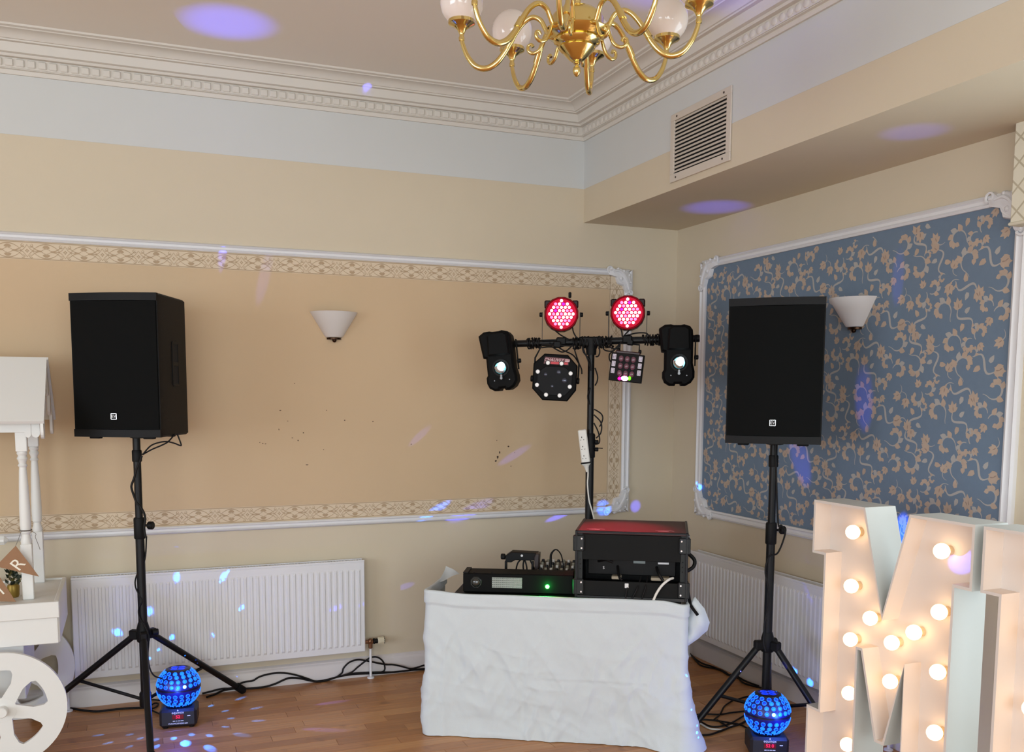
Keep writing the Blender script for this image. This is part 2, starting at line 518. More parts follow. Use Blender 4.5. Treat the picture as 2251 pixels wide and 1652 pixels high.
 'm1': [[-0.9439, -0.7268, 1.5381],[-0.9336, -0.7328, 1.5342],[-0.9095, -0.7467, 1.5147],[-0.9024, -0.7508, 1.4911],[-0.9105, -0.7461, 1.4595],[-0.9172, -0.7423, 1.4476]],
 'm2': [[-0.9436, -0.727, 1.5105],[-0.9159, -0.743, 1.4792],[-0.907, -0.7481, 1.4516],[-0.9116, -0.7455, 1.412],[-0.9319, -0.7338, 1.386]],
 'm3': [[-0.9431, -0.7273, 1.467],[-0.9255, -0.7375, 1.4277],[-0.9165, -0.7427, 1.3922],[-0.9178, -0.7419, 1.3604],[-0.9383, -0.7301, 1.3522]],
 'm4': [[-0.9415, -0.7282, 1.3343],[-0.9004, -0.752, 1.3321]],
 'mw': [[-0.9716, -0.7109, 1.2622],[-0.9673, -0.7134, 1.2443],[-0.9667, -0.7137, 1.1883],[-0.9681, -0.7129, 1.1363],[-0.9607, -0.7172, 1.0561],[-0.948, -0.7245, 1.0041],[-0.9353, -0.7319, 0.952]],
}
SPOTS = [
 ('L', [-3.092, -0.648, -0.0], 0.013, 1.0),
 ('L', [-3.169, -0.634, 0.0], 0.013, 1.0),
 ('L', [-3.011, -0.626, 0.0], 0.013, 1.0),
 ('L', [-2.933, -0.673, 0.0], 0.013, 1.0),
 ('L', [-3.17, -0.728, 0.0], 0.013, 1.0),
 ('L', [-3.043, -0.727, 0.0], 0.02, 1.0),
 ('L', [-2.945, -0.835, 0.0], 0.02, 1.0),
 ('L', [-2.947, -0.58, 0.0], 0.011, 0.9),
 ('L', [-2.908, -0.508, 0.0], 0.011, 0.9),
 ('L', [-2.901, -0.425, 0.0], 0.011, 0.9),
 ('L', [-2.923, -0.347, 0.0], 0.011, 0.9),
 ('L', [-2.892, -0.23, 0.0], 0.011, 0.9),
 ('L', [-2.832, -0.34, -0.0], 0.011, 0.9),
 ('L', [-2.816, -0.463, 0.0], 0.011, 0.9),
 ('L', [-2.853, -0.577, 0.0], 0.011, 0.9),
 ('L', [-2.794, -0.715, 0.0], 0.024, 0.6),
 ('L', [-2.738, -0.163, 0.0], 0.014, 0.55),
 ('L', [-2.679, -0.351, 0.0], 0.014, 0.55),
 ('L', [-2.695, -0.547, -0.0], 0.014, 0.55),
 ('L', [-3.419, -0.478, 0.0], 0.011, 0.6),
 ('L', [-3.375, -0.6, 0.0], 0.011, 0.6),
 ('L', [-3.282, -0.522, 0.0], 0.011, 0.6),
 ('L', [-3.285, -0.687, 0.0], 0.011, 0.6),
 ('L', [-3.237, -0.592, -0.0], 0.011, 0.6),
 ('L', [-3.63, -0.583, -0.0], 0.02, 0.45),
 ('L', [-2.305, -0.407, 0.0], 0.02, 0.25),
 ('L', [-2.422, -0.788, 0.0], 0.03, 0.22),
 ('L', [-3.035, -0.1, 0.64], 0.022, 1.0),
 ('L', [-3.169, -0.1, 0.483], 0.022, 1.0),
 ('L', [-2.811, -0.1, 0.628], 0.018, 1.0),
 ('L', [-2.961, -0.1, 0.44], 0.018, 1.0),
 ('L', [-3.318, -0.1, 0.388], 0.018, 1.0),
 ('L', [-2.722, -0.1, 0.463], 0.012, 0.8),
 ('L', [-2.873, -0.1, 0.328], 0.012, 0.8),
 ('L', [-3.066, -0.1, 0.339], 0.012, 0.8),
 ('L', [-2.939, -0.1, 0.35], 0.007, 0.8),
 ('L', [-3.132, -0.1, 0.282], 0.007, 0.8),
 ('L', [-2.868, -0.1, 0.286], 0.007, 0.8),
 ('L', [-3.177, -0.1, 0.243], 0.007, 0.8),
 ('L', [-3.021, 0.0, 0.787], 0.012, 0.6),
 ('L', [-2.714, 0.0, 0.782], 0.012, 0.6),
 ('L', [-2.726, -0.02, 0.084], 0.012, 0.9),
 ('L', [-2.229, -0.1, 0.423], 0.025, 0.12),
 ('L', [-2.063, -0.1, 0.435], 0.025, 0.12),
 ('L', [-1.576, 0.0, 0.956], 0.045, 0.6),
 ('L', [-1.379, 0.0, 0.929], 0.075, 0.15),
 ('L', [-0.814, 0.0, 0.866], 0.028, 0.4),
 ('L', [-1.095, 0.0, 1.258], 0.055, 0.12),
 ('L', [-1.684, 0.0, 1.382], 0.045, 0.07),
 ('R', [-0.501, 0.0, 0.912], 0.05, 0.5),
 ('R', [-0.267, 0.0, 0.911], 0.04, 0.25),
 ('R', [-0.535, 0.0, 1.241], 0.05, 0.3),
 ('L', [-2.752, 0.0, 2.361], 0.05, 0.2),
 ('L', [-2.546, 0.0, 2.226], 0.07, 0.06),
 ('R', [0.0, -0.301, 1.081], 0.03, 0.6),
 ('R', [0.0, -1.689, 1.595], 0.1, 0.08),
 ('R', [0.0, -1.247, 1.285], 0.11, 0.1),
 ('R', [0.0, -1.869, 2.148], 0.07, 0.05),
 ('R', [0.0, -1.961, 1.012], 0.06, 1.0),
 ('R', [-0.09, -1.364, 0.197], 0.02, 0.8),
 ('R', [-0.09, -1.489, 0.173], 0.02, 0.8),
 ('R', [-0.09, -1.495, 0.665], 0.1, 0.05),
 ('L', [-1.981, -0.1, 3.304], 0.07, 0.2),
 ('R', [-0.956, -1.614, 0.363], 0.008, 0.5),
 ('R', [-0.952, -1.634, 0.189], 0.008, 0.5),
 ('R', [-0.929, -1.657, 0.07], 0.008, 0.5),
 ('R', [-0.905, -1.669, 0.049], 0.008, 0.5),
 ('R', [-0.881, -1.675, 0.082], 0.008, 0.5),
 ('R', [-0.897, -1.665, 0.111], 0.008, 0.5),
 ('R', [-0.955, -1.648, 0.057], 0.008, 0.5),
 ('L', [-0.645, -2.876, 1.061], 0.05, 0.22),
]
# ---------------------------------------------------------------- the room
XL, YR, ZC, XB, ZB = -9.0, -9.5, 3.287, -.659, 2.645      # left wall, rear wall, ceiling, bulkhead face, bulkhead soffit

# floor: narrow oak strips; the ones in view are single boards
fl = struct(MB().box((XL / 2, YR / 2, -.03), (9.2, 9.7, .03)).build('floor', dark_m, recenter=False))


def wood_mat():
    m = bpy.data.materials.new('oak_boards')
    m.use_nodes = True
    nt = m.node_tree
    L = nt.links
    b = nt.nodes['Principled BSDF']
    b.inputs['Roughness'].default_value = .34
    oi = nt.nodes.new('ShaderNodeObjectInfo')
    tc = nt.nodes.new('ShaderNodeTexCoord')
    ge = nt.nodes.new('ShaderNodeNewGeometry')
    # random tone per board
    rp = nt.nodes.new('ShaderNodeValToRGB')
    e = rp.color_ramp.elements
    e[0].color, e[1].color = rgb((170, 116, 70)), rgb((200, 146, 94))
    x = e.new(.5)
    x.color = rgb((186, 130, 80))
    L.new(oi.outputs['Random'], rp.inputs[0])
    mp = nt.nodes.new('ShaderNodeMapping')
    mp.inputs['Scale'].default_value = (3, 60, 20)
    L.new(ge.outputs['Position'], mp.inputs['Vector'])
    nz = nt.nodes.new('ShaderNodeTexNoise')
    nz.inputs['Scale'].default_value = 1.2
    nz.inputs['Detail'].default_value = 6
    L.new(mp.outputs[0], nz.inputs['Vector'])
    r2 = nt.nodes.new('ShaderNodeValToRGB')
    r2.color_ramp.elements[0].color = (.62, .58, .54, 1)
    r2.color_ramp.elements[0].position = .3
    r2.color_ramp.elements[1].color = (1.0, 1.0, 1.0, 1)
    r2.color_ramp.elements[1].position = .62
    L.new(nz.outputs['Fac'], r2.inputs[0])
    mx = nt.nodes.new('ShaderNodeMix')
    mx.data_type = 'RGBA'
    mx.blend_type = 'MULTIPLY'
    mx.inputs[0].default_value = .55
    L.new(rp.outputs[0], mx.inputs[6])
    L.new(r2.outputs[0], mx.inputs[7])
    # small dark knots and scuffs
    vo = nt.nodes.new('ShaderNodeTexNoise')
    vo.inputs['Scale'].default_value = 7
    L.new(ge.outputs['Position'], vo.inputs['Vector'])
    r3 = nt.nodes.new('ShaderNodeValToRGB')
    r3.color_ramp.elements[0].position = .27
    r3.color_ramp.elements[0].color = (.45, .4, .36, 1)
    r3.color_ramp.elements[1].position = .36
    L.new(vo.outputs['Fac'], r3.inputs[0])
    m2 = nt.nodes.new('ShaderNodeMix')
    m2.data_type = 'RGBA'
    m2.blend_type = 'MULTIPLY'
    m2.inputs[0].default_value = .6
    L.new(mx.outputs[2], m2.inputs[6])
    L.new(r3.outputs[0], m2.inputs[7])
    L.new(m2.outputs[2], b.inputs['Base Color'])
    bp = nt.nodes.new('ShaderNodeBump')
    bp.inputs['Strength'].default_value = .12
    bp.inputs['Distance'].default_value = .002
    L.new(nz.outputs['Fac'], bp.inputs['Height'])
    L.new(bp.outputs[0], b.inputs['Normal'])
    return m


oak = wood_mat()
PWD = .078
protos = {}
far = MB()
row = 0
y = -.001
nb = 0
while y > -9.4:
    x = 0.0 - random.uniform(0, .5)
    first = True
    while x > -9.0:
        Lb = random.choice((.36, .45, .55, .65, .8))
        if first:
            Lb, x0 = abs(x) if abs(x) > .05 else .3, 0.0
            x = x0
            first = False
        c = (x - Lb / 2, y - PWD / 2, 0)
        if y > -2.15 and x > -4.0 and nb < 298:
            key = round(Lb, 2)
            if key not in protos:
                protos[key] = MB().box((0, 0, -.0075), (Lb - .0012, PWD - .0012, .015), .0008).build('board', oak, fl, flat=True)
                o = protos[key]
            else:
                o = again(protos[key], fl)
            o.location = c
            o.location.z = random.uniform(-.0004, 0)
            nb += 1
        else:
            far.box((c[0], c[1], -.0075), (Lb - .0012, PWD - .0012, .015))
        x -= Lb
    y -= PWD
stuff(far.build('floor_boards', oak, fl, flat=True))

# back wall (faces the camera), right wall with a window opening, left and rear walls
wb = struct(MB().box((XL / 2, .06, ZC / 2), (9.4, .12, ZC + .2)).build('wall_back', wall_m))
wr = MB()
WY0, WY1, WZ0, WZ1 = -4.3, -2.7, .25, 2.25
for y0, y1, z0, z1 in ((-9.6, WY0, -.1, 3.4), (WY1, 0.0, -.1, 3.4), (WY0, WY1, -.1, WZ0), (WY0, WY1, WZ1, 3.4)):
    wr.box((.06, (y0 + y1) / 2, (z0 + z1) / 2), (.12, y1 - y0, z1 - z0))
wr = struct(wr.build('wall_right', wall_m))
wl_ = MB()
for y0, y1, z0, z1 in ((-9.6, -7.2, -.1, 3.4), (-3.0, 0.1, -.1, 3.4), (-7.2, -3.0, -.1, .7), (-7.2, -3.0, 2.7, 3.4)):
    wl_.box((XL - .06, (y0 + y1) / 2, (z0 + z1) / 2), (.12, y1 - y0, z1 - z0))
struct(wl_.build('wall_left', room_m))
f = MB()
for yy in (-7.2, -5.1, -3.0):
    f.box((XL - .05, yy, 1.7), (.08, .08, 2.0), .01)
for z in (.7, 2.7):
    f.box((XL - .05, -5.1, z), (.08, 4.3, .07), .01)
w3 = struct(f.build('window_3', mould_m))
wf = MB()
for x0, x1, z0, z1 in ((-9.1, -7.9, -.1, 3.4), (-1.3, 0.1, -.1, 3.4), (-7.9, -1.3, -.1, .65), (-7.9, -1.3, 2.65, 3.4)):
    wf.box(((x0 + x1) / 2, YR - .06, (z0 + z1) / 2), (x1 - x0, .12, z1 - z0))
struct(wf.build('wall_front', room_m))
struct(MB().box((XL / 2, YR / 2, ZC + .05), (9.4, 9.8, .1)).build('ceiling', ceil_m))
for nm, horiz in (('window_1', False), ('window_2', True)):
    f = MB()
    if horiz:
        for x in (-7.9, -5.7, -3.5, -1.3):
            f.box((x, YR - .05, 1.65), (.08, .08, 2.0), .01)
        for z in (.65, 1.3, 2.65):
            f.box((-4.6, YR - .05, z), (6.7, .08, .07), .01)
    else:
        for yy in (WY0, -3.5, WY1):
            f.box((.06, yy, 1.25), (.08, .07, 2.0), .01)
        for z in (WZ0, WZ1):
            f.box((.06, -3.5, z), (.08, 1.65, .07), .01)
    w_ = struct(f.build(nm, mould_m))
    pane_m = mat('window_glass', (236, 242, 244), .02, var=.01)
    pane_m.node_tree.nodes['Principled BSDF'].inputs['Transmission Weight'].default_value = 1.
    pane_m.node_tree.nodes['Principled BSDF'].inputs['IOR'].default_value = 1.1
    if horiz:
        MB().box((-4.6, YR - .05, 1.65), (6.5, .004, 1.95)).build('window_pane', pane_m, w_)
    else:
        MB().box((.06, -3.5, 1.25), (.004, 1.55, 1.95)).build('window_pane', pane_m, w_)
MB().box((XL - .05, -5.1, 1.7), (.004, 4.1, 1.95)).build('window_pane', pane_m, w3)

# bulkhead along the right wall, white above the picture line and beige below
bk = struct(MB().box(((XB + .0) / 2, YR / 2, (ZB + 2.842) / 2), (-XB, 9.5, 2.842 - ZB)).build('wall_bulkhead', wall_m))
MB().box((XB / 2, YR / 2, (2.842 + ZC) / 2), (-XB + .0016, 9.5, ZC - 2.842)).build('white_band', white_m, bk)
MB().box(((XL + XB) / 2, -.0008, (2.842 + 3.3) / 2), (XB - XL, .0016, 3.3 - 2.842)).build('white_band', white_m, wb)

# cornice: profile (out from the wall, height)
CP = [(0, 3.118), (.012, 3.118), (.016, 3.128), (.016, 3.137), (.03, 3.139), (.03, 3.142), (.036, 3.142), (.036, 3.186), (.062, 3.186),
      (.066, 3.193), (.066, 3.197), (.085, 3.200), (.09, 3.226), (.093, 3.240), (.116, 3.240), (.118, 3.246), (.126, 3.247),
      (.135, 3.259), (.15, 3.268), (.17, 3.272), (.19, 3.272), (.193, 3.276), (.21, 3.279), (.214, 3.288), (0, 3.288)]


def run(profile, fn, a0, a1, m0=0., m1=0.):
    """a moulding: profile swept from a0 to a1, mitred by m0 / m1 times the projection"""
    b = MB()
    n = len(profile)
    vs = [fn(a0 + m0 * p, p, z) for p, z in profile] + [fn(a1 + m1 * p, p, z) for p, z in profile]
    b.add(vs, [(i, (i + 1) % n, n + (i + 1) % n, n + i) for i in range(n)] + [tuple(range(n)), tuple(range(2 * n - 1, n - 1, -1))])
    return b


c1 = struct(run(CP, lambda a, p, z: (a, -p, z), XL, XB, 0, -1).build('trim_1', corn_m, ang=28))
c2 = struct(run(CP, lambda a, p, z: (XB - p, a, z), 0, YR, -1, 0).build('trim_2', corn_m, ang=28))
dm = MB().box((0, 0, 0), (.036, .022, .034), .004)
d0 = None
x = XB - .085
while x > -4.3:
    if d0 is None:
        d0 = dm.build('dentil', corn_m, c1)
        o = d0
    else:
        o = again(d0, c1)
    o.location = (x, -.0335, 3.164)
    x -= .047
lf = MB()
lf.sphere((0, 0, 0), .018, 10, 6, sc=(.30, 1.2, .95))
d0 = None
y = -.085
while y > -3.3:
    if d0 is None:
        d0 = lf.build('carved_leaf', corn_m, c2)
        o = d0
    else:
        o = again(d0, c2)
    o.location = (XB - .036, y, 3.164)
    y -= .050

# skirting boards
SP = [(0, 0), (.02, 0), (.02, .085), (.017, .092), (.012, .098), (.012, .104), (.004, .112), (0, .114)]
struct(run(SP, lambda a, p, z: (a, -p, z), XL, 0, 0, -1).build('baseboard_back', skirt_m))
struct(run(SP, lambda a, p, z: (-p, a, z), 0, YR, -1, 0).build('baseboard_right', skirt_m))

# ------------------------------------------------- tan wallpaper panel on the back wall
FX0, FX1, FZ0, FZ1 = -8.0, -.378, .918, 2.345
PXI, PZ0, PZ1 = -.478, 1.006, 2.257
MB().box(((FX0 + FX1) / 2, -.001, (FZ0 + FZ1) / 2), (FX1 - FX0, .002, FZ1 - FZ0)).build('wallpaper_border', border_m, wb)
MB().box(((FX0 + PXI) / 2, -.0015, (PZ0 + PZ1) / 2), (PXI - FX0, .003, PZ1 - PZ0)).build('wallpaper_panel', panel_m, wb)
lm = MB()


def arc(cx, cy, r, a0, a1, n=8, ry=None):
    ry = r if ry is None else ry
    return [(cx + r * math.cos(math.radians(a0 + (a1 - a0) * i / n)), cy + ry * math.sin(math.radians(a0 + (a1 - a0) * i / n))) for i in range(n + 1)]


def motif(mb, fn0):
    P = .168
    lay = [0]

    def fn(a, b):
        x_, y_, z_ = fn0(a, b)
        return (x_, y_ - lay[0] * .00003, z_)
    rib, pat = mb.ribbon, mb.patch

    class Q:
        @staticmethod
        def ribbon(*k):
            lay[0] += 1
            rib(*k)

        @staticmethod
        def patch(*k):
            lay[0] += 1
            pat(*k)
    mb = Q
    for sg in (-1, 1):
        # lens: two arched lines, thick in the middle
        mb.ribbon([(-.060 + .120 * i / 12, sg * .034 * math.sin(PI * i / 12) ** .75) for i in range(13)], [.0015, .003, .0055, .003, .0015], fn)
        # leaf-shaped fills above and below the light centre diamond
        mb.patch([(q * .0165, sg * w) for q, w in ((-1, .017), (-.75, .024), (-.3, .029), (.3, .029), (.75, .024), (1, .017), (.45, .013), (0, .016), (-.45, .013))], fn)
        for t in (-1, 1):
            # S-stem from the lens centre out to the small diamond
            mb.ribbon([(t * (.020 + .050 * i / 8), sg * (.001 + .028 * (i / 8) ** 2.2)) for i in range(9)], [.0055, .0035, .002], fn)
            mb.ribbon(arc(t * .066, sg * .026, .008, 90, 90 + t * sg * 230, 6), [.0015, .004], fn)
            # concave sides of the small diamond half way to the next lens
            mb.ribbon([(t * (.052 + .032 * i / 6), sg * (.030 * (i / 6) ** 2.0)) for i in range(7)], [.0045, .0025, .0015], fn)
    for t in (-1, 1):
        mb.ribbon([(t * .024, 0), (t * .012, .0085), (0, .0135)], .0022, fn)
        mb.ribbon([(t * .024, 0), (t * .012, -.0085), (0, -.0135)], .0022, fn)
        mb.ribbon([(t * .022, 0), (t * .056, 0)], [.006, .004, .002], fn)
    for da, db in ((-.005, 0), (.005, 0), (0, .006), (0, -.006)):
        mb.patch([(P / 2 + da + .0034 * math.cos(2 * PI * k / 6), db + .0034 * math.sin(2 * PI * k / 6)) for k in range(6)], fn)


YPR = -.0028
zc0, zc1 = (FZ1 + PZ1) / 2 - .002, (FZ0 + PZ0) / 2
k = 0
while True:
    xc = -.56 - .168 * k
    if xc < -6.2:
        break
    for zc in (zc0, zc1):
        motif(lm, lambda a, b, xc=xc, zc=zc: (xc + a, YPR, zc + b))
    k += 1
for k in range(8):
    zc = 1.04 + .168 * k
    motif(lm, lambda a, b, zc=zc: (-.428 + b, YPR, zc + a))
for z0 in (PZ1 + .004, FZ1 - .005, PZ0 - .004, FZ0 + .006):
    lm.patch([(FX0, z0 - .002), (FX1, z0 - .002), (FX1, z0 + .002), (FX0, z0 + .002)], lambda a, b: (a, YPR - .0003, b))
for x0 in (PXI + .004, FX1 - .005):
    lm.patch([(x0 - .002, FZ0), (x0 + .002, FZ0), (x0 + .002, FZ1), (x0 - .002, FZ1)], lambda a, b: (a, YPR - .0003, b))
stuff(lm.build('wallpaper_border_print', bpat_m, wb, flat=True))
# flecks where the paper is chipped
ch = MB()
for u, v, w, h in ((652, 852, 3, 2), (621, 911, 5, 2), (636, 934, 3, 2), (617, 952, 2, 5), (669, 960, 3, 3), (645, 971, 4, 2), (657, 977, 3, 4), (577, 980, 3, 2),
                   (583, 982, 3, 2), (589, 983, 4, 2), (720, 911, 3, 2), (760, 933, 3, 3), (825, 936, 3, 3), (712, 998, 3, 2), (675, 1031, 7, 2),
                   (1172, 998, 5, 4), (1147, 1012, 4, 7), (1142, 1023, 6, 8), (1137, 1032, 6, 4), (1139, 983, 3, 2), (1189, 1013, 2, 2), (1179, 1046, 2, 4), (916, 989, 3, 2)):
    # chipped spots measured on the paper: along the wall, above the floor
    a = -2.187 + (u - 735) * .002495 * (1 - (u - 735) * .000092)
    b = 1.60 - (v - 880) * .00249
    rr = [random.uniform(.6, 1.2) for _ in range(7)]
    ch.patch([(a + math.cos(2 * PI * i / 7) * w * .0012 * rr[i], b + math.sin(2 * PI * i / 7) * h * .0012 * rr[i]) for i in range(7)], lambda p, q: (p, -.0034, q))
stuff(ch.build('paper_chips', mat('chip_dark', (58, 40, 30), .8), wb, flat=True))

# picture mouldings with carved corners
MP = [(-.0, 0), (-.0, .014), (.008, .02), (.014, .013), (.024, .013), (.03, .022), (.038, .016), (.04, .008), (.04, 0)]     # (outwards from the opening, proud of wall)


def bar_run(fn, a0, a1, m=0.):
    b = MB()
    n = len(MP)
    vs = [fn(a0 - m * w, w, d) for w, d in MP] + [fn(a1 + m * w, w, d) for w, d in MP]
    return b.add(vs, [(i, (i + 1) % n, n + (i + 1) % n, n + i) for i in range(n)] + [tuple(range(n)), tuple(range(2 * n - 1, n - 1, -1))])


def corner_mb(fn, s=1.):
    """carved corner: fn(a, b, d) with a, b pointing outwards along the two sides"""
    b = MB()
    ol = [(-.115, .002), (-.125, .03), (-.10, .052), (-.075, .034), (-.045, .047), (-.012, .036), (.014, .034), (.036, .012), (.046, -.03), (.032, -.05), (.05, -.08),
          (.034, -.115), (.004, -.105), (-.012, -.062), (-.05, -.05), (-.062, -.012)]
    n = len(ol)
    rings = [(1., 0.), (1., .016), (.86, .026)]
    vs = []
    for k, d in rings:
        vs += [fn((-.02 + (a + .02) * k) * s, (-.02 + (c + .02) * k) * s, d) for a, c in ol]
    fs = [(q * n + i, q * n + (i + 1) % n, (q + 1) * n + (i + 1) % n, (q + 1) * n + i) for q in range(2) for i in range(n)] + [tuple(range(2 * n, 3 * n))]
    b.add(vs, fs)

    def curl(cx, cy, r, a0, turn, w):
        pts = []
        for i in range(15):
            t = i / 14
            a = math.radians(a0 + turn * t)
            rr = r * (1 - .72 * t)
            pts.append(fn((cx + rr * math.cos(a)) * s, (cy + rr * math.sin(a)) * s, .024))
        b.tube(pts, [w, w * .8, w * 1.1], 6)
    curl(-.105, .034, .022, -120, -360, .006)
    curl(.034, -.10, .022, 200, 360, .006)
    b.tube([fn(x * s, y * s, .026) for x, y in ((-.085, .02), (-.05, .026), (-.02, .01), (.0, -.02), (.016, -.05), (.024, -.085))], [.005, .009, .010, .009, .005], 6, smooth=3)
    b.tube([fn(x * s, y * s, .022) for x, y in ((-.06, -.006), (-.045, -.03), (-.014, -.05))], [.005, .008, .005], 6, smooth=3)
    for x, y, r in ((-.01, .026, .011), (.026, .004, .010), (.038, -.04, .009), (-.05, .038, .009), (-.03, -.02, .013)):
        P = Vector(fn(x * s, y * s, .02))
        b.sphere(P, r * s, 8, 6)
    return b


t3 = struct(bar_run(lambda a, w, d: (a, -d, FZ1 + w), FX0, FX1, 1).build('trim_3', mould_m, ang=40))
bar_run(lambda a, w, d: (a, -d, FZ0 - w), FX0, FX1, 1).build('bottom_moulding', mould_m, t3, ang=40)
bar_run(lambda a, w, d: (FX1 + w * 1.4, -d, a), FZ0, FZ1, 1).build('side_moulding', mould_m, t3, ang=40)
corner_mb(lambda a, b, d: (FX1 + a, -d, FZ1 + b)).build('carved_corner', mould_m, t3, ang=50)
corner_mb(lambda a, b, d: (FX1 + a, -d, FZ0 - b)).build('carved_corner', mould_m, t3, ang=50)

# ------------------------------------------------- blue scroll wallpaper panel on the right wall
GY0, GY1, GZ0, GZ1 = -2.479, -.345, .929, 2.371
MB().box((-.001, (GY0 + GY1) / 2, (GZ0 + GZ1) / 2), (.002, GY1 - GY0, GZ1 - GZ0)).build('wallpaper_panel', blue_m, wr)
t4 = struct(bar_run(lambda a, w, d: (-d, a, GZ1 + w * 1.2), GY0, GY1, 1).build('trim_4', mould_m, ang=40))
bar_run(lambda a, w, d: (-d, a, GZ0 - w * 1.2), GY0, GY1, 1).build('bottom_moulding', mould_m, t4, ang=40)
for yy, sg in ((GY1, 1), (GY0, -1)):
    bar_run(lambda a, w, d: (-d, yy + sg * w * 1.5, a), GZ0, GZ1, 1).build('side_moulding', mould_m, t4, ang=40)
    for zz, sz in ((GZ1, 1), (GZ0, -1)):
        corner_mb(lambda a, b, d: (-d, yy + sg * a, zz + sz * b), 1.1).build('carved_corner', mould_m, t4, ang=50)

stems, leaves, shades = MB(), MB(), MB()
cnt = [0]


def in_panel(a, b):
    return GY0 + .004 < a < GY1 - .004 and GZ0 + .004 < b < GZ1 - .004


def scroll_tile(oy, oz):
    def place(cx, cy, ang, sc, fl):
        ca, sa = math.cos(ang), math.sin(ang)

        def f(p):
            a, b = p[0] * sc * fl, p[1] * sc
            return (cx + a * ca - b * sa, cy + a * sa + b * ca)
        return f

    def draw(mb, pts, w, lay):
        if all(in_panel(a, b) for a, b in pts):
            cnt[0] = (cnt[0] + 1) % 60
            off = -.0024 - lay * .0001 - cnt[0] * .0000016
            mb.ribbon(pts, w, lambda a, b: (off, a, b))

    def poly(mb, pts, lay):
        if all(in_panel(a, b) for a, b in pts):
            cnt[0] = (cnt[0] + 1) % 60
            off = -.0024 - lay * .0001 - cnt[0] * .0000016
            mb.patch(pts, lambda a, b: (off, a, b))

    def lobe(mb, f, x, y, d, l, w, lay):
        c, s_ = math.cos(d), math.sin(d)
        poly(mb, [f((x + l * p * c - w * q * s_, y + l * p * s_ + w * q * c)) for p, q in ((-.15, -.35), (.25, -.6), (.62, -.42), (1, .1), (.66, .38), (.3, .55), (-.12, .4))], lay)

    def fan(f, x, y, d, R, lay):
        for k, (da, l) in enumerate(((-1.15, .72), (-.5, .95), (.1, 1.1), (.72, .9), (1.35, .66))):
            lobe(leaves, f, x, y, d + da, R * l * 1.3, R * .66, lay + k % 2)
        lobe(shades, f, x, y, d + .2, R * .55, R * .13, lay + 3)

    def curl(f, r0, turn, ph, fat, lay):
        """an acanthus curl: tapering stem with leaf lobes along its outer side"""
        P_ = []
        for i in range(19):
            t = i / 18
            r = r0 * (1 - .62 * t)
            P_.append((r * math.cos(ph + turn * t), r * math.sin(ph + turn * t)))
        draw(stems, [f(p) for p in P_], [v * fat * 1.5 for v in (.0026, .005, .0065, .008, .0075, .004)], lay)
        sg = 1 if turn > 0 else -1
        for i in (4, 7, 10, 13, 15):
            p, q = P_[i], P_[i - 1]
            d = math.atan2(p[1] - q[1], p[0] - q[0])
            lobe(leaves if i != 7 else stems, f, p[0] * 1.04, p[1] * 1.04, d - sg * .75, .031 * fat * (1 - .02 * i), .021 * fat, lay + 1)
        lobe(leaves, f, P_[-1][0], P_[-1][1], ph + turn + 1.2 * sg, .019 * fat, .018 * fat, lay + 2)
    for kind, cx, cy, ang, sc, flp in TILE:
        f = place(oy + cx, oz + cy, ang, sc, flp)
        if kind == 'C':
            curl(f, .044, 4.3, .4, 1., 1)
            draw(stems, [f((.040 + .020 * t, .018 - .050 * t + .02 * t * t)) for t in [i / 6 for i in range(7)]], [.004 * sc, .002 * sc], 1)
        elif kind == 'D':        # two curls back to back
            f2 = place(oy + cx, oz + cy, ang, sc, flp)
            curl(lambda p: f2((p[0] - .036, p[1])), .034, 4.2, 0., .9, 1)
            curl(lambda p: f2((.036 - p[0], p[1] + .012)), .030, 4.4, .2, .8, 2)
            fan(f, .004, -.030, -1.5, .022, 4)
        elif kind == 'S':        # S-stem ending in a leaf fan
            sp = [f((.058 * (t - .5) * 2, .024 * math.sin(2 * PI * t))) for t in [i / 16 for i in range(17)]]
            draw(stems, sp, [v * sc * 1.4 for v in (.002, .005, .0075, .006, .0025)], 1)
            fan(f, .060, .004, .3, .030, 2)
            lobe(leaves, f, -.014, -.022, -2.2, .030, .020, 3)
            lobe(stems, f, .018, .02, 1.4, .028, .018, 3)
            curl(lambda p: f((p[0] - .070, p[1] + .016)), .019, 4.4, -1.2, .5, 1)
        else:                    # leaf sprig
            fan(f, 0, 0, .6, .032, 2)
            draw(stems, [f((-.006 - .045 * t, -.006 - .035 * t + .045 * t * t)) for t in [i / 6 for i in range(7)]], [v * sc for v in (.006, .0022)], 1)


TILE = [('D', .075, .055, .3, 1.1, 1), ('S', .215, .035, .9, 1.0, 1), ('L', .145, .125, .6, 1.0, 1), ('C', .335, .075, .6, 1.1, -1), ('S', .455, .045, 2.0, 1.0, -1),
        ('C', .045, .175, 2.6, 1.05, -1), ('S', .215, .165, 3.6, 1.05, 1), ('L', .30, .175, 2.6, 1.0, -1), ('D', .425, .165, 2.4, 1.05, 1), ('L', .515, .125, 4.2, .9, 1),
        ('S', .105, .275, .5, 1.1, -1), ('C', .205, .275, 4.9, 1.15, 1), ('L', .285, .255, 1.2, .85, 1), ('S', .355, .285, 4.3, 1.0, -1), ('C', .475, .275, 1.2, 1.1, 1),
        ('L', .02, .255, 3.4, .95, -1), ('D', .155, .375, 5.4, 1.0, 1), ('C', .275, .365, .2, 1.05, -1), ('L', .385, .375, .3, .95, 1), ('S', .475, .375, 1.1, 1.0, 1), ('L', .03, .365, 5.0, .9, 1)]
for i in range(-1, 5):
    for j in range(-1, 5):
        scroll_tile(GY1 - .53 * (i + 1), GZ0 - .1 + .43 * j + (.215 if i % 2 else 0))
stuff(stems.build('wallpaper_scroll_stems', stem_m, wr, flat=True))
stuff(leaves.build('wallpaper_scroll_leaves', leaf_m, wr, flat=True))
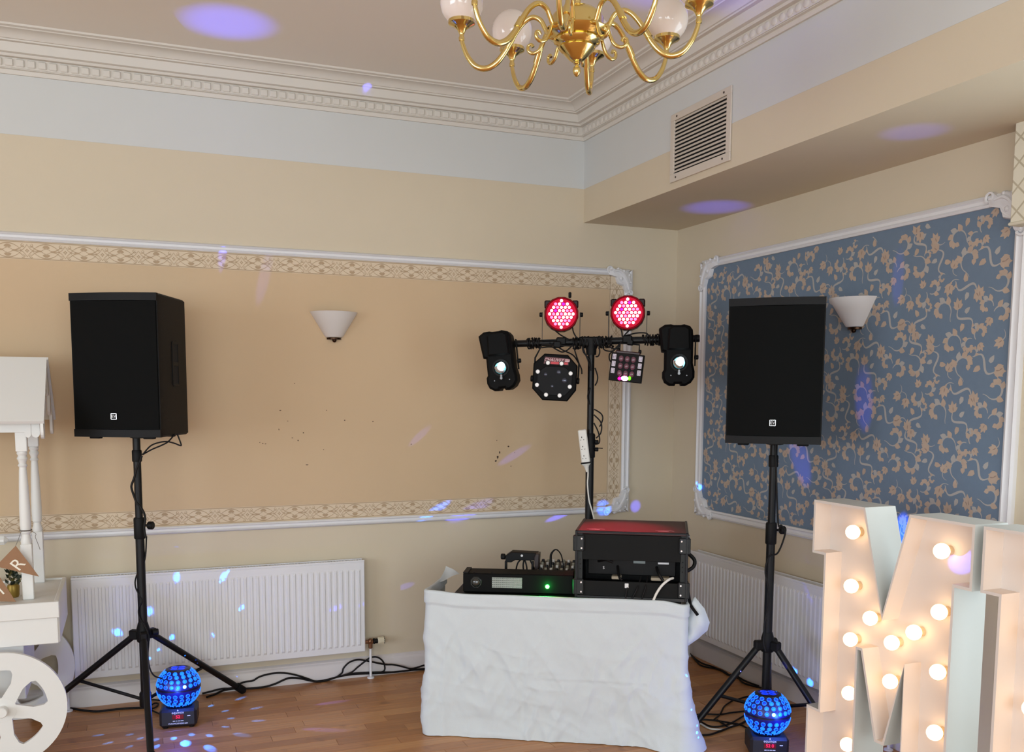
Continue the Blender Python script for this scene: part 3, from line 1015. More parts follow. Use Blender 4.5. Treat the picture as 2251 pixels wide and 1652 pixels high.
stuff(shades.build('wallpaper_scroll_shading', shade_m, wr, flat=True))
# ---------------------------------------------------------------- wall lights
def sconce(loc, rz, label):
    """local frame: wall behind at +y, faces -y"""
    t = thing('wall_sconce', label, 'wall light', loc, rz, 'half-cone wall lights')
    b = MB()
    pr = [(.043, -.066), (.05, -.062), (.128, .066), (.131, .069), (.126, .069), (.046, -.058)]
    b.lathe(pr, 28, None, PI, 2 * PI)
    b.lathe([(.0, -.06), (.045, -.06)], 28, None, PI, 2 * PI)
    o = b.build('shade', sconce_m, t)
    b2 = MB()
    b2.lathe([(.040, -.068), (.040, -.078), (.020, -.080), (0, -.080)], 20, None, PI, 2 * PI)
    b2.sphere((0, -.015, -.082), .012, 10, 6)
    b2.build('bottom_cap', mat('sconce_bronze', (58, 38, 26), .3, .9), t)
    b3 = MB()
    b3.box((0, -.004, 0), (.07, .008, .11), .003)
    b3.build('back_plate', sconce_m, t)
    MB().cyl((0, -.04, .02), .022, .07, 14).build('lamp_bulb', opal_m, t)
    return t


sconce((-2.178, 0, 1.988), 0, 'white half-cone wall light on the tan wallpaper panel')
sconce((0, -1.615, 2.01), -PI / 2, 'white half-cone wall light on the blue scroll wallpaper')

# ---------------------------------------------------------------- radiators


def radiator(loc, rz, Lr, H, label, valve_side):
    """local frame: x along the wall, wall plane at y = 0, room towards -y, z from its underside"""
    t = thing('radiator', label, 'radiator', loc, rz, 'panel radiators')
    b = MB()
    n = int(round(Lr / .0335))
    pitch = (Lr - .04) / n
    z0, z1 = .035, H - .04
    # pressed front panel: flat margins with raised flutes
    b.box((Lr / 2, -.078, H / 2), (Lr, .014, H), .004)
    b.box((Lr / 2, -.030, H / 2), (Lr - .01, .012, H - .01), .004)
    for i in range(n):
        cx = .02 + pitch * (i + .5)
        w = pitch * .30
        b.add([(cx - w, -.0845, z0), (cx + w, -.0845, z0), (cx + w, -.0845, z1), (cx - w, -.0845, z1),
               (cx - w * .55, -.0915, z0 + .012), (cx + w * .55, -.0915, z0 + .012), (cx + w * .55, -.0915, z1 - .012), (cx - w * .55, -.0915, z1 - .012)],
              [(4, 5, 6, 7), (0, 1, 5, 4), (1, 2, 6, 5), (2, 3, 7, 6), (3, 0, 4, 7)])
    b.build('front_panel', rad_m, t, ang=25)
    g = MB()
    for yy in (-.082, -.026):
        g.box((Lr / 2, yy, H + .004), (Lr, .006, .012), .002)
    m = int(Lr / .016)
    for i in range(m):
        g.box((Lr * (i + .5) / m, -.054, H + .003), (.006, .052, .004))
    g.build('top_grille', rad_m, t)
    for xx in (.004, Lr - .004):
        MB().box((xx, -.054, H / 2), (.008, .05, H - .02), .002).build('end_cover', rad_m, t)
    for xx in (.25, Lr - .25):
        MB().box((xx, -.011, H / 2), (.03, .0215, H * .8), .002).build('wall_bracket', rad_m, t)
    zv = .045
    for sd in ((1, -1) if valve_side == 0 else (valve_side,)):
        xe = Lr if sd > 0 else 0
        v = MB()
        v.cyl((xe + sd * .012, -.054, zv), .011, .028, 10, axis='x', bev=.002)
        v.cyl((xe + sd * .036, -.054, zv), .014, .03, 10, axis='x', bev=.003)
        v.cyl((xe + sd * .036, -.054, zv - .02), .012, .036, 10, bev=.003)
        v.sphere((xe + sd * .036, -.054, zv + .004), .016, 10, 8)
        vo = v.build('valve_body', mat('valve_brass', (150, 110, 84), .3, .9, var=.15, scale=40), t)
        p = MB()
        zf = -loc[2]
        p.cyl((xe + sd * .036, -.054, (zv - .034 + zf) / 2), .0075, zv - .034 - zf, 12)
        p.build('feed_pipe', rad_m, t)
        MB().lathe([(.0, zf + .010), (.010, zf + .010), (.02, zf + .006), (.021, zf + .0), (0, zf)], 16, Matrix.Translation((xe + sd * .036, -.054, 0))).build('pipe_collar', rad_m, t)
        if sd > 0:
            h = MB()
            h.cyl((xe + .066, -.054, zv + .002), .014, .026, 14, axis='x', bev=.003)
            h.cyl((xe + .057, -.054, zv + .002), .017, .008, 14, axis='x', bev=.002)
            h.build('valve_neck', black_m, t)
            k = MB()
            k.cyl((xe + .099, -.054, zv + .003), .0195, .042, 18, axis='x', bev=.004)
            for i in range(9):
                a = 2 * PI * i / 9
                k.box((xe + .099, -.054 + .0193 * math.cos(a), zv + .003 + .0193 * math.sin(a)), (.034, .003, .003))
            k.build('thermostat_head', mat('valve_cream', (214, 204, 176), .5), t)
            MB().cyl((xe + .115, -.054, zv + .003), .0202, .004, 18, axis='x').build('marker_ring', black_m, t)
    return t


radiator((-3.535, 0, .165), 0, 1.495, .515, 'white fluted panel radiator under the tan panel on the back wall', 0)
radiator((0, -.36, .15), -PI / 2, 1.60, .515, 'white fluted panel radiator under the blue wallpaper, behind the speaker stand', 0)

# ---------------------------------------------------------------- air vent on the bulkhead
t = thing('air_vent', 'beige metal air vent grille with dark slots on the bulkhead', 'vent', (XB, -1.247, 2.844), -PI / 2)
VW, VH = .514, .330
fr = MB()
for (a0, a1, b0, b1) in ((-VW / 2, VW / 2, .132, VH / 2), (-VW / 2, VW / 2, -VH / 2, -.126), (-VW / 2, -.222, -.126, .132), (.222, VW / 2, -.126, .132)):
    fr.box(((a0 + a1) / 2, -.006, (b0 + b1) / 2), (a1 - a0, .008, b1 - b0), .0015)
vent_m = mat('vent_beige', (206, 196, 182), .5, var=.03)
fr.build('frame', vent_m, t)
MB().box((0, -.0012, .003), (.446, .0008, .258)).build('duct_opening', dark_m, t)
sl = MB()
sl.box((0, 0, 0), (.446, .0035, .0125), .001, Matrix.Rotation(math.radians(-28), 4, 'X'))
so = None
for i in range(14):
    if so is None:
        so = sl.build('slat', vent_m, t)
        o = so
    else:
        o = again(so, t)
    o.location = (0, -.006, .128 - (i + .2) * .0184)
sc0 = None
for xx in (-.2, .2):
    for zz in (-.146, .148):
        if sc0 is None:
            sc0 = MB().cyl((0, 0, 0), .005, .004, 10, axis='y', bev=.001).build('screw', mat('screw_dull', (90, 80, 72), .4, .8), t)
            o = sc0
        else:
            o = again(sc0, t)
        o.location = (xx, -.011, zz)

# ---------------------------------------------------------------- chandelier
CH = Vector((-1.962, -2.578, 2.69))
t = thing('chandelier', 'polished brass chandelier with curved arms and opal glass globes on the ceiling', 'chandelier', CH)
b = MB()
T_ = Matrix.Diagonal((1.22, 1.22, 1.12, 1))
b.lathe([(0, -.076), (.012, -.076), (.020, -.070), (.042, -.046), (.045, -.041), (.041, -.038), (.056, -.028), (.058, -.022), (.053, -.020), (.074, -.008), (.079, .0), (.077, .004),
         (.066, .007), (.064, .012), (.064, .034), (.060, .042), (.045, .055), (.028, .063), (.016, .067), (0, .067)], 36, T_)
b.build('body', brass_m, t, ang=40)
b = MB()
b.lathe([(0, -.128), (.004, -.127), (.010, -.119), (.0125, -.110), (.011, -.102), (.006, -.097), (.006, -.094), (.010, -.091), (.008, -.087), (.012, -.084), (0, -.082)], 20)
b.build('finial', brass_m, t, ang=50)
b = MB()
ZT = ZC - CH.z
b.lathe([(0, .064), (.016, .066), (.010, .075), (.010, .094), (.014, .098), (.028, .108), (.032, .120), (.028, .134), (.014, .142), (.012, .16), (.03, .18), (.042, .21), (.03, .24),
         (.012, .26), (.010, ZT - .06), (.02, ZT - .05), (.055, ZT - .02), (.06, ZT), (0, ZT)], 24)
b.build('stem', brass_m, t, ang=50)
arm_mb = MB()
prof = [(.072, .008), (.088, .004), (.098, .020), (.112, .043), (.138, .052), (.166, .036), (.192, .004), (.216, -.036), (.244, -.070), (.276, -.086), (.310, -.078), (.336, -.048), (.350, -.016), (.355, .004)]
arm_mb.tube([(r, 0, z) for r, z in prof], [.0075, .0072, .0075, .0078, .0085, .0095, .009, .0075, .0065], 10, smooth=4)
scr = [(.092, .006), (.099, -.018), (.112, -.042), (.132, -.052), (.147, -.044), (.148, -.030), (.138, -.026), (.133, -.034)]
col_mb = MB()
col_mb.tube([(.198, 0, -.004), (.214, 0, -.030)], [.0105, .0125, .0105], 12)
cup_mb = MB()
cup_mb.lathe([(0, -.006), (.0085, -.006), (.0095, .002), (.007, .008), (.008, .014), (.014, .026), (.026, .036), (.038, .041), (.041, .043), (.041, .056), (.038, .057), (.037, .045), (.0, .040)], 24)
glo_mb = MB()
glo_mb.sphere((0, 0, .104), .066, 28, 18, z0=math.radians(-54), z1=math.radians(62))
scr_mb = MB()
scr_mb.tube([(r, 0, z) for r, z in scr], [.005, .006, .0055, .0045, .005], 8, smooth=4)
proto = None
for i in range(8):
    a = math.radians(90 - 26 - 8 - 45 * i)
    if proto is None:
        proto = arm_mb.build('arm', brass_m, t, ang=60)
        P = [col_mb.build('ferrule', brass_m, proto, ang=60), scr_mb.build('scroll', brass_m, proto, ang=60), cup_mb.build('cup', brass_m, proto, ang=40),
             glo_mb.build('globe_shade', opal_m, proto, ang=60)]
        for q in P[2:]:
            q.location = (.355, 0, .006)
        proto.rotation_euler = (0, 0, a)
    else:
        o = again(proto, t, rot=(0, 0, a))
        for q in P:
            again(q, o)

# ---------------------------------------------------------------- loudspeakers on tripod stands


def logo(parent, loc):
    f = MB()
    for q in ((-.0125, 0, .003, .028), (.0125, 0, .003, .028), (0, -.0125, .028, .003), (0, .0125, .028, .003)):
        f.box((loc[0] + q[0], loc[1] - .002, loc[2] + q[1]), (q[2], .004, q[3]), .0006)
    bo = MB().box((loc[0], loc[1] - .001, loc[2]), (.027, .002, .027)).build('badge', black_m, parent)
    f.build('badge_rim', chrome_m, bo)
    text_mb('EV', .019, .0008, M=Matrix.Translation((loc[0], loc[1] - .0026, loc[2]))).build('badge_letters', print_m, bo)


def loudspeaker(loc, rz, label):
    """local frame: front towards -y, pole socket at the origin of the underside"""
    t = thing('loudspeaker', label, 'loudspeaker', loc, rz, 'loudspeakers on stands')
    w, h, d = .415, .645, .37
    fy, by = -.205, .165
    wb2 = w * .40
    poly = [(-w / 2, fy + .02), (w / 2, fy + .02), (w / 2, fy + .06), (wb2, by), (-wb2, by), (-w / 2, fy + .06)]
    b = MB()
    n = len(poly)
    ins = inset(poly, .008)
    vs = [(a, c, .0) for a, c in ins] + [(a, c, .008) for a, c in poly] + [(a, c, h - .008) for a, c in poly] + [(a, c, h) for a, c in ins]
    fs = [(q * n + i, q * n + (i + 1) % n, (q + 1) * n + (i + 1) % n, (q + 1) * n + i) for q in range(3) for i in range(n)] + [tuple(range(n - 1, -1, -1)), tuple(range(3 * n, 4 * n))]
    b.add(vs, fs)
    cab = b.build('cabinet', cab_m, t)
    # end rails of the front and curved perforated grille between them
    for z0, z1, nm in ((.0, .034, 'bottom_rail'), (h - .034, h, 'top_rail')):
        r = MB()
        pts = [(-w / 2, fy + .03)] + [(-w / 2 + w * i / 10, fy + .012 - .022 * math.sin(PI * i / 10)) for i in range(11)] + [(w / 2, fy + .03)]
        m = len(pts)
        r.add([(a, c, z0) for a, c in pts] + [(a, c, z1) for a, c in pts],
              [(i, (i + 1) % m, m + (i + 1) % m, m + i) for i in range(m)] + [tuple(range(m - 1, -1, -1)), tuple(range(m, 2 * m))])
        r.build(nm, black_m, t)
    g = MB()
    N = 16
    vs, fs = [], []
    for i in range(N + 1):
        x = -w / 2 + .006 + (w - .012) * i / N
        y = fy + .014 - .020 * math.sin(PI * i / N)
        vs += [(x, y, .036), (x, y, h - .036), (x, y + .006, .036), (x, y + .006, h - .036)]
    for i in range(N):
        a, c = 4 * i, 4 * i + 4
        fs += [(a, c, c + 1, a + 1), (a + 3, c + 3, c + 2, a + 2), (a + 1, c + 1, c + 3, a + 3), (a + 2, c + 2, c, a)]
    g.add(vs, fs).build('grille', grille_m, t)
    logo(t, (.0, fy - .0075, .094))
    for sx in (-1, 1):
        # recessed handle in the sloping side
        x0, y0 = sx * (w / 2 + wb2) / 2 * 1.0, (fy + .06 + by) / 2
        ang = math.atan2((w / 2 - wb2), (by - fy - .06)) * sx
        M = Matrix.Translation((x0, y0, h * .52)) @ Matrix.Rotation(ang, 4, 'Z')
        hd = MB()
        for q in ((0, .098, .07, .012), (0, -.098, .07, .012), (0, 0, .07, .018)):
            hd.box((sx * .001, 0, q[1]), (.007, q[2], q[3]), .002, M)
        for yy in (-.038, .038):
            hd.box((sx * .001, yy, 0), (.007, .010, .20), .002, M)
        ho = hd.build('side_handle', cab_m, t)
        MB().box((sx * .0006, 0, 0), (.0022, .07, .19), 0, M).build('handle_recess', dark_m, ho)
    for sx in (-1, 1):
        for yy in (fy + .06, by - .06):
            MB().box((sx * (.13 if yy < 0 else .10), yy, -.004), (.05, .03, .012), .003).build('rubber_foot', rubber_m, t)
    MB().lathe([(.04, -.001), (.04, -.012), (.026, -.014), (.0, -.014)], 18).build('pole_socket', black_m, t)
    bk = MB().box((0, by + .003, .3), (.22, .008, .34), .002).build('rear_panel', steel_m, t)
    for i in range(3):
        MB().cyl((-.06 + .06 * i, by + .010, .40), .011, .012, 12, axis='y').build('control_knob', black_m, bk)
    return t


def speaker_stand(loc, ztop, angs, rleg, zhub, label, knob_a):
    t = thing('speaker_stand', label, 'speaker stand', loc, 0, 'tripod speaker stands')
    MB().tube([(0, 0, .10), (0, 0, .99)], .0205, 16).build('lower_tube', steel_m, t)
    MB().tube([(0, 0, .95), (0, 0, ztop + .06)], .0175, 16).build('upper_pole', steel_m, t)
    c = MB()
    c.lathe([(.0, .92), (.024, .92), (.026, .925), (.026, 1.015), (.023, 1.022), (.0, 1.022)], 18)
    co = c.build('clamp_collar', black_m, t)
    dx, dy = math.cos(knob_a), math.sin(knob_a)
    k = MB()
    T = Matrix.Translation((dx * .03, dy * .03, .985)) @ Vector((dx, dy, 0)).to_track_quat('Z', 'Y').to_matrix().to_4x4()
    k.lathe([(0, 0), (.006, 0), (.006, .014), (.017, .015), (.0195, .018), (.0195, .036), (.016, .040), (0, .040)], 14, T)
    k.build('clamp_knob', black_m, co, ang=40)
    s = MB()
    s.lathe([(0, ztop - .105), (.0215, ztop - .105), (.0225, ztop - .10), (.0225, ztop - .055), (.020, ztop - .05), (0, ztop - .05)], 16)
    s.build('pole_sleeve', black_m, t)
    h = MB()
    h.lathe([(0, zhub - .045), (.028, zhub - .045), (.03, zhub - .04), (.03, zhub + .02), (.026, zhub + .035), (.022, zhub + .05), (0, zhub + .05)], 18)
    for a in angs:
        ca, sa = math.cos(math.radians(a)), math.sin(math.radians(a))
        M = Matrix.Rotation(math.radians(a), 4, 'Z')
        h.box((.045, 0, zhub - .012), (.045, .036, .046), .006, M)
    ho = h.build('hub', black_m, t)
    kk = MB().cyl((.0, 0, 0), .016, .03, 12, M=Matrix.Translation((.055 * math.cos(angs[0] / 57.3 - .5), .055 * math.sin(angs[0] / 57.3 - .5), zhub - .004)) @ Vector((math.cos(angs[0] / 57.3 - .5), math.sin(angs[0] / 57.3 - .5), 0)).to_track_quat('Z', 'Y').to_matrix().to_4x4(), bev=.004)
    kk.build('lock_knob', black_m, ho, ang=40)
    lo = MB()
    lo.lathe([(0, .095), (.026, .095), (.028, .10), (.028, .16), (.022, .17), (0, .17)], 16)
    lo.build('brace_collar', black_m, t)
    for a in angs:
        ca, sa = math.cos(math.radians(a)), math.sin(math.radians(a))
        p0 = Vector((.05 * ca, .05 * sa, zhub - .02))
        p1 = Vector((rleg * ca, rleg * sa, .022))
        lg = MB()
        lg.tube([p0, p1], .0155, 12)
        l = lg.build('leg', steel_m, t)
        f = MB()
        dv = (p1 - p0).normalized()
        f.tube([p1 - dv * .05, p1 - dv * .004], [.021, .024, .021], 12)
        f.sphere(p1 - dv * .003, .0215, 12, 8)
        f.build('rubber_foot', rubber_m, l)
        pm = p0 + (p1 - p0) * .55
        br = MB()
        br.tube([(ca * .022, sa * .022, .13), pm], .0085, 8)
        br.build('brace', steel_m, t)
    return t


LS = Vector((-3.207, -.41, 0))
speaker_stand(LS, 1.395, (33, 152, 271), .585, .462, 'black tripod speaker stand in front of the long white radiator', -.5)
loudspeaker(LS + Vector((.012, 0, 1.415)), math.radians(-29), 'black loudspeaker before the tan panel, turned to show its side handle')
RSP = Vector((-.446, -1.602, 0))
speaker_stand(RSP, 1.39, (50, 172, 290), .41, .446, 'black tripod speaker stand between the draped table and the light-up letters', -.2)
loudspeaker(RSP + Vector((.004, 0, 1.402)), math.radians(-41), 'black loudspeaker facing forward before the blue scroll wallpaper')


def cable(key, r, label, mt=None, name='cable', cat='cable', group=None, n=7, smooth=5):
    o = MB().tube(PT[key], r, n, smooth=smooth).build(name, mt or cable_m, None, recenter=True, ang=60)
    return tag(o, label, cat, group)
# ---------------------------------------------------------------- lighting stand with its T-bar
BX, BY = Vector((.867, -.4983, 0)), Vector((.4983, .867, 0))
BZR = math.atan2(BX.y, BX.x)
BO = Vector((-.946, -.691, 0))
ZBAR = 1.897
TILT = .026
t = thing('lighting_stand', 'tall black T-bar lighting stand behind the draped table', 'lighting stand', BO, BZR)
MB().tube([(0, 0, .12), (0, 0, 1.36)], .022, 16).build('lower_tube', steel_m, t)
MB().tube([(0, 0, 1.3), (0, 0, ZBAR)], .0175, 16).build('upper_tube', steel_m, t)
c = MB()
c.lathe([(0, 1.28), (.026, 1.28), (.028, 1.285), (.028, 1.40), (.024, 1.41), (0, 1.41)], 16)
co = c.build('clamp_collar', black_m, t)
for z in (1.325, 1.365):
    k = MB().cyl((.036, -.006, z), .011, .02, 10, axis='x', bev=.003)
    k.build('clamp_knob', black_m, co)
br = MB()
br.tube([(-.50, 0, ZBAR - .50 * TILT), (.565, 0, ZBAR + .565 * TILT)], .0185, 14)
bo = br.build('crossbar', steel_m, t)
for x in (-.425, .553):
    MB().cyl((x, -.012, ZBAR + x * TILT), .0195, .012, 12, axis='x').build('end_cap', black_m, bo)
h = MB()
h.lathe([(0, ZBAR - .07), (.026, ZBAR - .07), (.028, ZBAR - .05), (.028, ZBAR + .015), (0, ZBAR + .015)], 16)
h.box((0, 0, ZBAR), (.13, .048, .05), .008)
h.build('bar_clamp', black_m, t)
for a in (90, 210, 330):
    M = Matrix.Rotation(math.radians(a), 4, 'Z')
    MB().tube([(.02, 0, .38), (.115, 0, .015)], .012, 10, M=M).build('leg', steel_m, t)


def onbar(x, dz=0., dy=0.):
    return BO + BX * x + BY * dy + Vector((0, 0, ZBAR + x * TILT + dz))


# --- two round wash lights with red LEDs
led_m = mat('red_led', (255, 40, 70), .3, emit=(255, 70, 110), estr=7.0)
ledw_m = mat('red_led_hot', (255, 200, 200), .3, emit=(255, 190, 205), estr=4.5)
ledp_m = mat('violet_led', (160, 20, 200), .3, emit=(150, 10, 190), estr=1.4)
par_body_m = mat('wash_light_shell', (30, 8, 10), .4, var=.1, spec=.25)


def par_can(x, z, rz, label, knob_up):
    t = thing('wash_light', label, 'stage light', onbar(x, z, -.01), BZR + rz, 'red wash lights on the T-bar')
    R = .091
    oct_ = [(R * math.cos(2 * PI * (i + .5) / 16) * (1.0 if i % 2 else 1.0), R * math.sin(2 * PI * (i + .5) / 16)) for i in range(16)]
    b = MB()
    b.prism(oct_, -.045, .055, chamfer=.006)
    for sx in (-1, 1):
        b.box((sx * .072, 0, .052), (.035, .075, .04), .006)
    b.build('housing', par_body_m, t)
    rim = MB()
    rim.lathe([(.078, .046), (.086, .052), (.088, .046), (.088, .04)], 32, Matrix.Rotation(PI / 2, 4, 'X'))
    rim.build('front_rim', mat('wash_light_rim_glow', (40, 0, 5), .5, emit=(150, 0, 18), estr=.5, spec=.1), t)  # red LED light on the rim put in as a faint glow
    MB().cyl((0, -.0455, 0), .079, .002, 32, axis='y').build('lens_plate', mat('wash_light_face', (50, 0, 10), .4, emit=(215, 0, 50), estr=.9, spec=.1), t)
    dome = MB()
    dome.sphere((0, 0, 0), .0080, 8, 5, sc=(1, .7, 1))
    pr, pw, pp = None, None, None
    q = []
    for i in range(-4, 5):
        for j in range(-4, 5):
            px_, pz_ = (i + .5 * (j % 2)) * .0205, j * .0172
            if px_ * px_ + pz_ * pz_ < .069 ** 2:
                q.append((px_, pz_))
    for k, (a, c) in enumerate(q):
        if k % 17 in (7,):
            if pp is None:
                pp = dome.build('violet_led', ledp_m, t)
                o = pp
            else:
                o = again(pp, t)
        elif k % 3 == 0:
            if pr is None:
                pr = dome.build('led', led_m, t)
                o = pr
            else:
                o = again(pr, t)
        else:
            if pw is None:
                pw = dome.build('led', ledw_m, t)
                o = pw
            else:
                o = again(pw, t)
        o.location = (a, -.048, c)
    for sx in (-1, 1):
        MB().cyl((sx * .108, 0, .0), .012, .016, 12, axis='x', bev=.003).build('tilt_knob', black_m, t)
    y = MB()
    zb = -z - x * 0 + .012
    pts = [(-.100, 0, .012), (-.100, 0, zb), (.100, 0, zb), (.100, 0, .012)]
    for i in range(3):
        a, c = Vector(pts[i]), Vector(pts[i + 1])
        dlt = c - a
        y.box((a + c) / 2, (max(abs(dlt.x), .003), .022, max(abs(dlt.z), .003)))
    y.build('yoke', steel_m, t)
    MB().box((0, 0, zb - .006), (.05, .045, .04), .005).build('clamp', black_m, t)
    if knob_up:
        MB().cyl((.045, 0, .103), .008, .03, 10, bev=.003).build('wing_bolt', black_m, t)
    return t


par_can(-.161, .145, .10, 'round red LED wash light above the octagonal fixture', True)
par_can(.190, .141, -.02, 'round red LED wash light above the small box fixture', False)

# --- two scanner lights at the ends of the bar
SIL = [(-.104, .150), (-.075, .170), (-.045, .172), (-.030, .168), (.005, .168), (.022, .172), (.052, .162), (.066, .142), (.070, .10), (.070, .05), (.070, -.04),
       (.080, -.085), (.080, -.118), (.062, -.148), (.035, -.165), (.012, -.165), (.008, -.154), (-.016, -.154), (-.020, -.165), (-.046, -.165), (-.072, -.148), (-.083, -.12),
       (-.083, -.088), (-.075, -.075), (-.075, .02), (-.090, .024), (-.098, .09)]


def scanner(x, dz, lean, mirror, label):
    t = thing('scanner_light', label, 'stage light', onbar(x, dz, -.06), BZR, 'mirror scanner lights on the T-bar ends')
    t.rotation_euler = (0, lean, BZR)
    pl = [(a * mirror, c * .93) for a, c in SIL]
    if mirror < 0:
        pl = pl[::-1]
    MB().prism(pl, -.075, .07, chamfer=.012).build('housing', fix_m, t, ang=40)
    # front hood above the mirror well
    hd = MB()
    hd.prism([(-.06, .03), (.055, .03), (.05, .135), (.03, .15), (-.035, .15), (-.055, .135)], -.098, -.07, chamfer=.008)
    hd.build('front_cover', fix_m, t)
    well = MB().lathe([(.045, 0), (.045, -.004), (.036, -.004), (.034, .012), (0, .012)], 20, Matrix.Translation((0, -.077, -.035)) @ Matrix.Rotation(PI / 2, 4, 'X') @ Matrix.Rotation(PI, 4, 'X'))
    well.build('mirror_well', black_m, t)
    m = MB()
    m.lathe([(0, .003), (.030, .003), (.032, 0), (.03, -.003), (0, -.003)], 22, Matrix.Translation((0, -.088, -.036)) @ Matrix.Rotation(math.radians(62), 4, 'X') @ Matrix.Rotation(.3, 4, 'Y'))
    mo = m.build('mirror', chrome_m, t)
    g = MB()
    g.sphere((.006, -.098, -.026), .019, 14, 10, sc=(1, .55, 1.05))
    g.build('lit_lens', mat('lit_lens', (235, 250, 255), .2, emit=(225, 248, 255), estr=6.0), t)
    MB().lathe([(.012, 0), (.026, .0), (.030, .004), (.028, .006)], 18, Matrix.Translation((0, -.092, -.037)) @ Matrix.Rotation(PI / 2, 4, 'X')).build('lens_ring', mat('lens_ring_cyan', (120, 190, 200), .2, .6, emit=(60, 150, 165), estr=.5), t)
    ar = MB()
    ar.box((0, -.085, -.083), (.014, .02, .03), .003)
    ar.cyl((0, -.098, -.09), .007, .008, 10, axis='y')
    ar.build('mirror_arm', alu_m, t)
    for sx in (-1, 1):
        MB().cyl((sx * .04, -.077, -.10), .003, .004, 8, axis='y').build('screw', alu_m, t)
    # yoke clamped to the bar
    zb = -dz
    y = MB()
    y.box((.084 * mirror if mirror > 0 else .076, .0, .03), (.006, .03, .16), .002)
    y.cyl((.090, 0, -.005), .012, .022, 10, axis='x', bev=.003)
    y.build('yoke', black_m, t)
    MB().box((.0, .062, zb), (.05, .06, .05), .006).build('clamp', black_m, t)
    return t


scanner(-.469, -.095, math.radians(-6), 1, 'black mirror scanner light on the bar end beside the octagonal fixture')
scanner(.457, -.092, math.radians(0), 1, 'black mirror scanner light on the bar end nearest the blue wallpaper')

# --- octagonal effect light
t = thing('effect_light', 'black octagonal effect light with a ring of white LEDs and red badge', 'stage light', onbar(-.187, -.188, -.05), BZR)
t.rotation_euler = (0, math.radians(3), BZR + .06)
o8 = [(-.060, .122), (.062, .122), (.115, .068), (.115, -.060), (.072, -.120), (-.058, -.120), (-.115, -.062), (-.115, .068)]
MB().prism(o8[::-1] if False else o8, -.07, .08, chamfer=.006).build('housing', fix_m, t)
MB().prism([(a * .80, c * .62 - .018) for a, c in o8], -.0735, -.068, chamfer=.002).build('front_panel', mat('smoked_panel', (16, 15, 17), .5, spec=.15), t)
pd = MB().prism([(-.062, .070), (.068, .068), (.066, .102), (-.056, .106)], -.0722, -.0695).build('badge', mat('badge_maroon', (92, 8, 18), .4), t)
text_mb('CHAUVET', .0225, .0006, .3, Matrix.Translation((-.010, -.0730, .091))).build('badge_letters', mat('badge_pink', (232, 190, 192), .5), pd)
for dz_ in (.0875, .095):
    MB().box((.052 + dz_ * .1, -.0730, dz_), (.024, .0012, .0045)).build('badge_bar', mat('badge_pink', (232, 190, 192), .5), pd)
MB().box((.014, -.0728, .076), (.10, .0012, .012)).build('badge_stripe', mat('badge_red', (196, 24, 40), .4), pd)
lw = mat('white_led_lens', (226, 220, 216), .25, var=.08, scale=200, emit=(210, 205, 200), estr=.15)
lo = None
for i in range(8):
    a = 2 * PI * (i + .5) / 8
    if lo is None:
        b = MB().cyl((0, 0, 0), .0112, .006, 16, axis='y', bev=.002)
        lo = b.build('led_lens', lw, t)
        ro = MB().lathe([(.0112, 0), (.0135, 0), (.0135, .005), (.0112, .005)], 16, Matrix.Rotation(PI / 2, 4, 'X')).build('lens_rim', black_m, lo)
        o = lo
    else:
        o = again(lo, t)
        again(ro, o)
    o.location = (.093 * math.cos(a) - .004, -.074, .090 * math.sin(a) - .008)
for q, (a, c, r) in enumerate(((-.048, .014, .010), (.052, -.012, .014), (-.01, -.045, .008), (.02, .03, .012))):
    MB().sphere((a, -.0735, c), r, 12, 6, sc=(1, .35, 1)).build('beam_lens', mat('beam_lens', (70, 72, 84), .08, .4), t)
y = MB()
y.tube([(-.112, 0, .0), (-.112, 0, .10), (-.078, 0, .172), (.086, 0, .172), (.122, 0, .08), (.122, 0, .0)], .0045, 8)
y.build('yoke', steel_m, t)
for sx in (-1, 1):
    MB().cyl((sx * .122, 0, -.01), .017, .016, 12, axis='x', bev=.004).build('tilt_knob', black_m, t)
MB().box((0, .02, .176), (.04, .05, .035), .005).build('clamp', black_m, t)

# --- small box effect light
t = thing('effect_light', 'small black box effect light glowing magenta and green at its base', 'stage light', onbar(.190, -.146, -.04), BZR)
t.rotation_euler = (0, math.radians(6), BZR - .03)
MB().prism([(-.085, -.072), (.085, -.072), (.085, .074), (-.085, .074)], -.055, .065, chamfer=.003).build('housing', cab_m, t)
MB().box((-.004, .03, .079), (.13, .06, .018), .004).build('rear_cowl', mat('maroon_steel', (62, 34, 34), .4), t)
lm_ = mat('led_chip', (206, 196, 204), .3, var=.15, scale=150, emit=(200, 190, 205), estr=.12)
lo = None
for sx in (-1, 1):
    for zz in (.052, .016, -.020):
        if lo is None:
            b = MB().box((0, 0, 0), (.019, .004, .027), .001)
            lo = b.build('led_window', lm_, t)
            o = lo
            x4 = MB()
            for a in (-.004, .004):
                for c in (-.0075, 0, .0075):
                    x4.box((a, -.0026, c), (.005, .0012, .0045))
            x4o = x4.build('led_chips', mat('led_chip_dark', (120, 96, 122), .3), lo)
        else:
            o = again(lo, t)
            again(x4o, o)
        o.location = (sx * .068, -.0565, zz)
lens_m = mat('derby_lens', (112, 72, 84), .15, var=.5, scale=90)
lo = None
for a in (-.032, 0., .032):
    for zz in (.045, .008, -.03):
        if lo is None:
            lo = MB().sphere((0, 0, 0), .013, 12, 7, sc=(1, .5, 1.25)).build('beam_lens', lens_m, t)
            o = lo
        else:
            o = again(lo, t)
        o.location = (a, -.055, zz)
MB().sphere((-.002, -.058, -.055), .014, 14, 8, sc=(1.35, .5, .9)).build('lit_lens', mat('hot_magenta', (255, 200, 240), .3, emit=(255, 150, 215), estr=9), t)
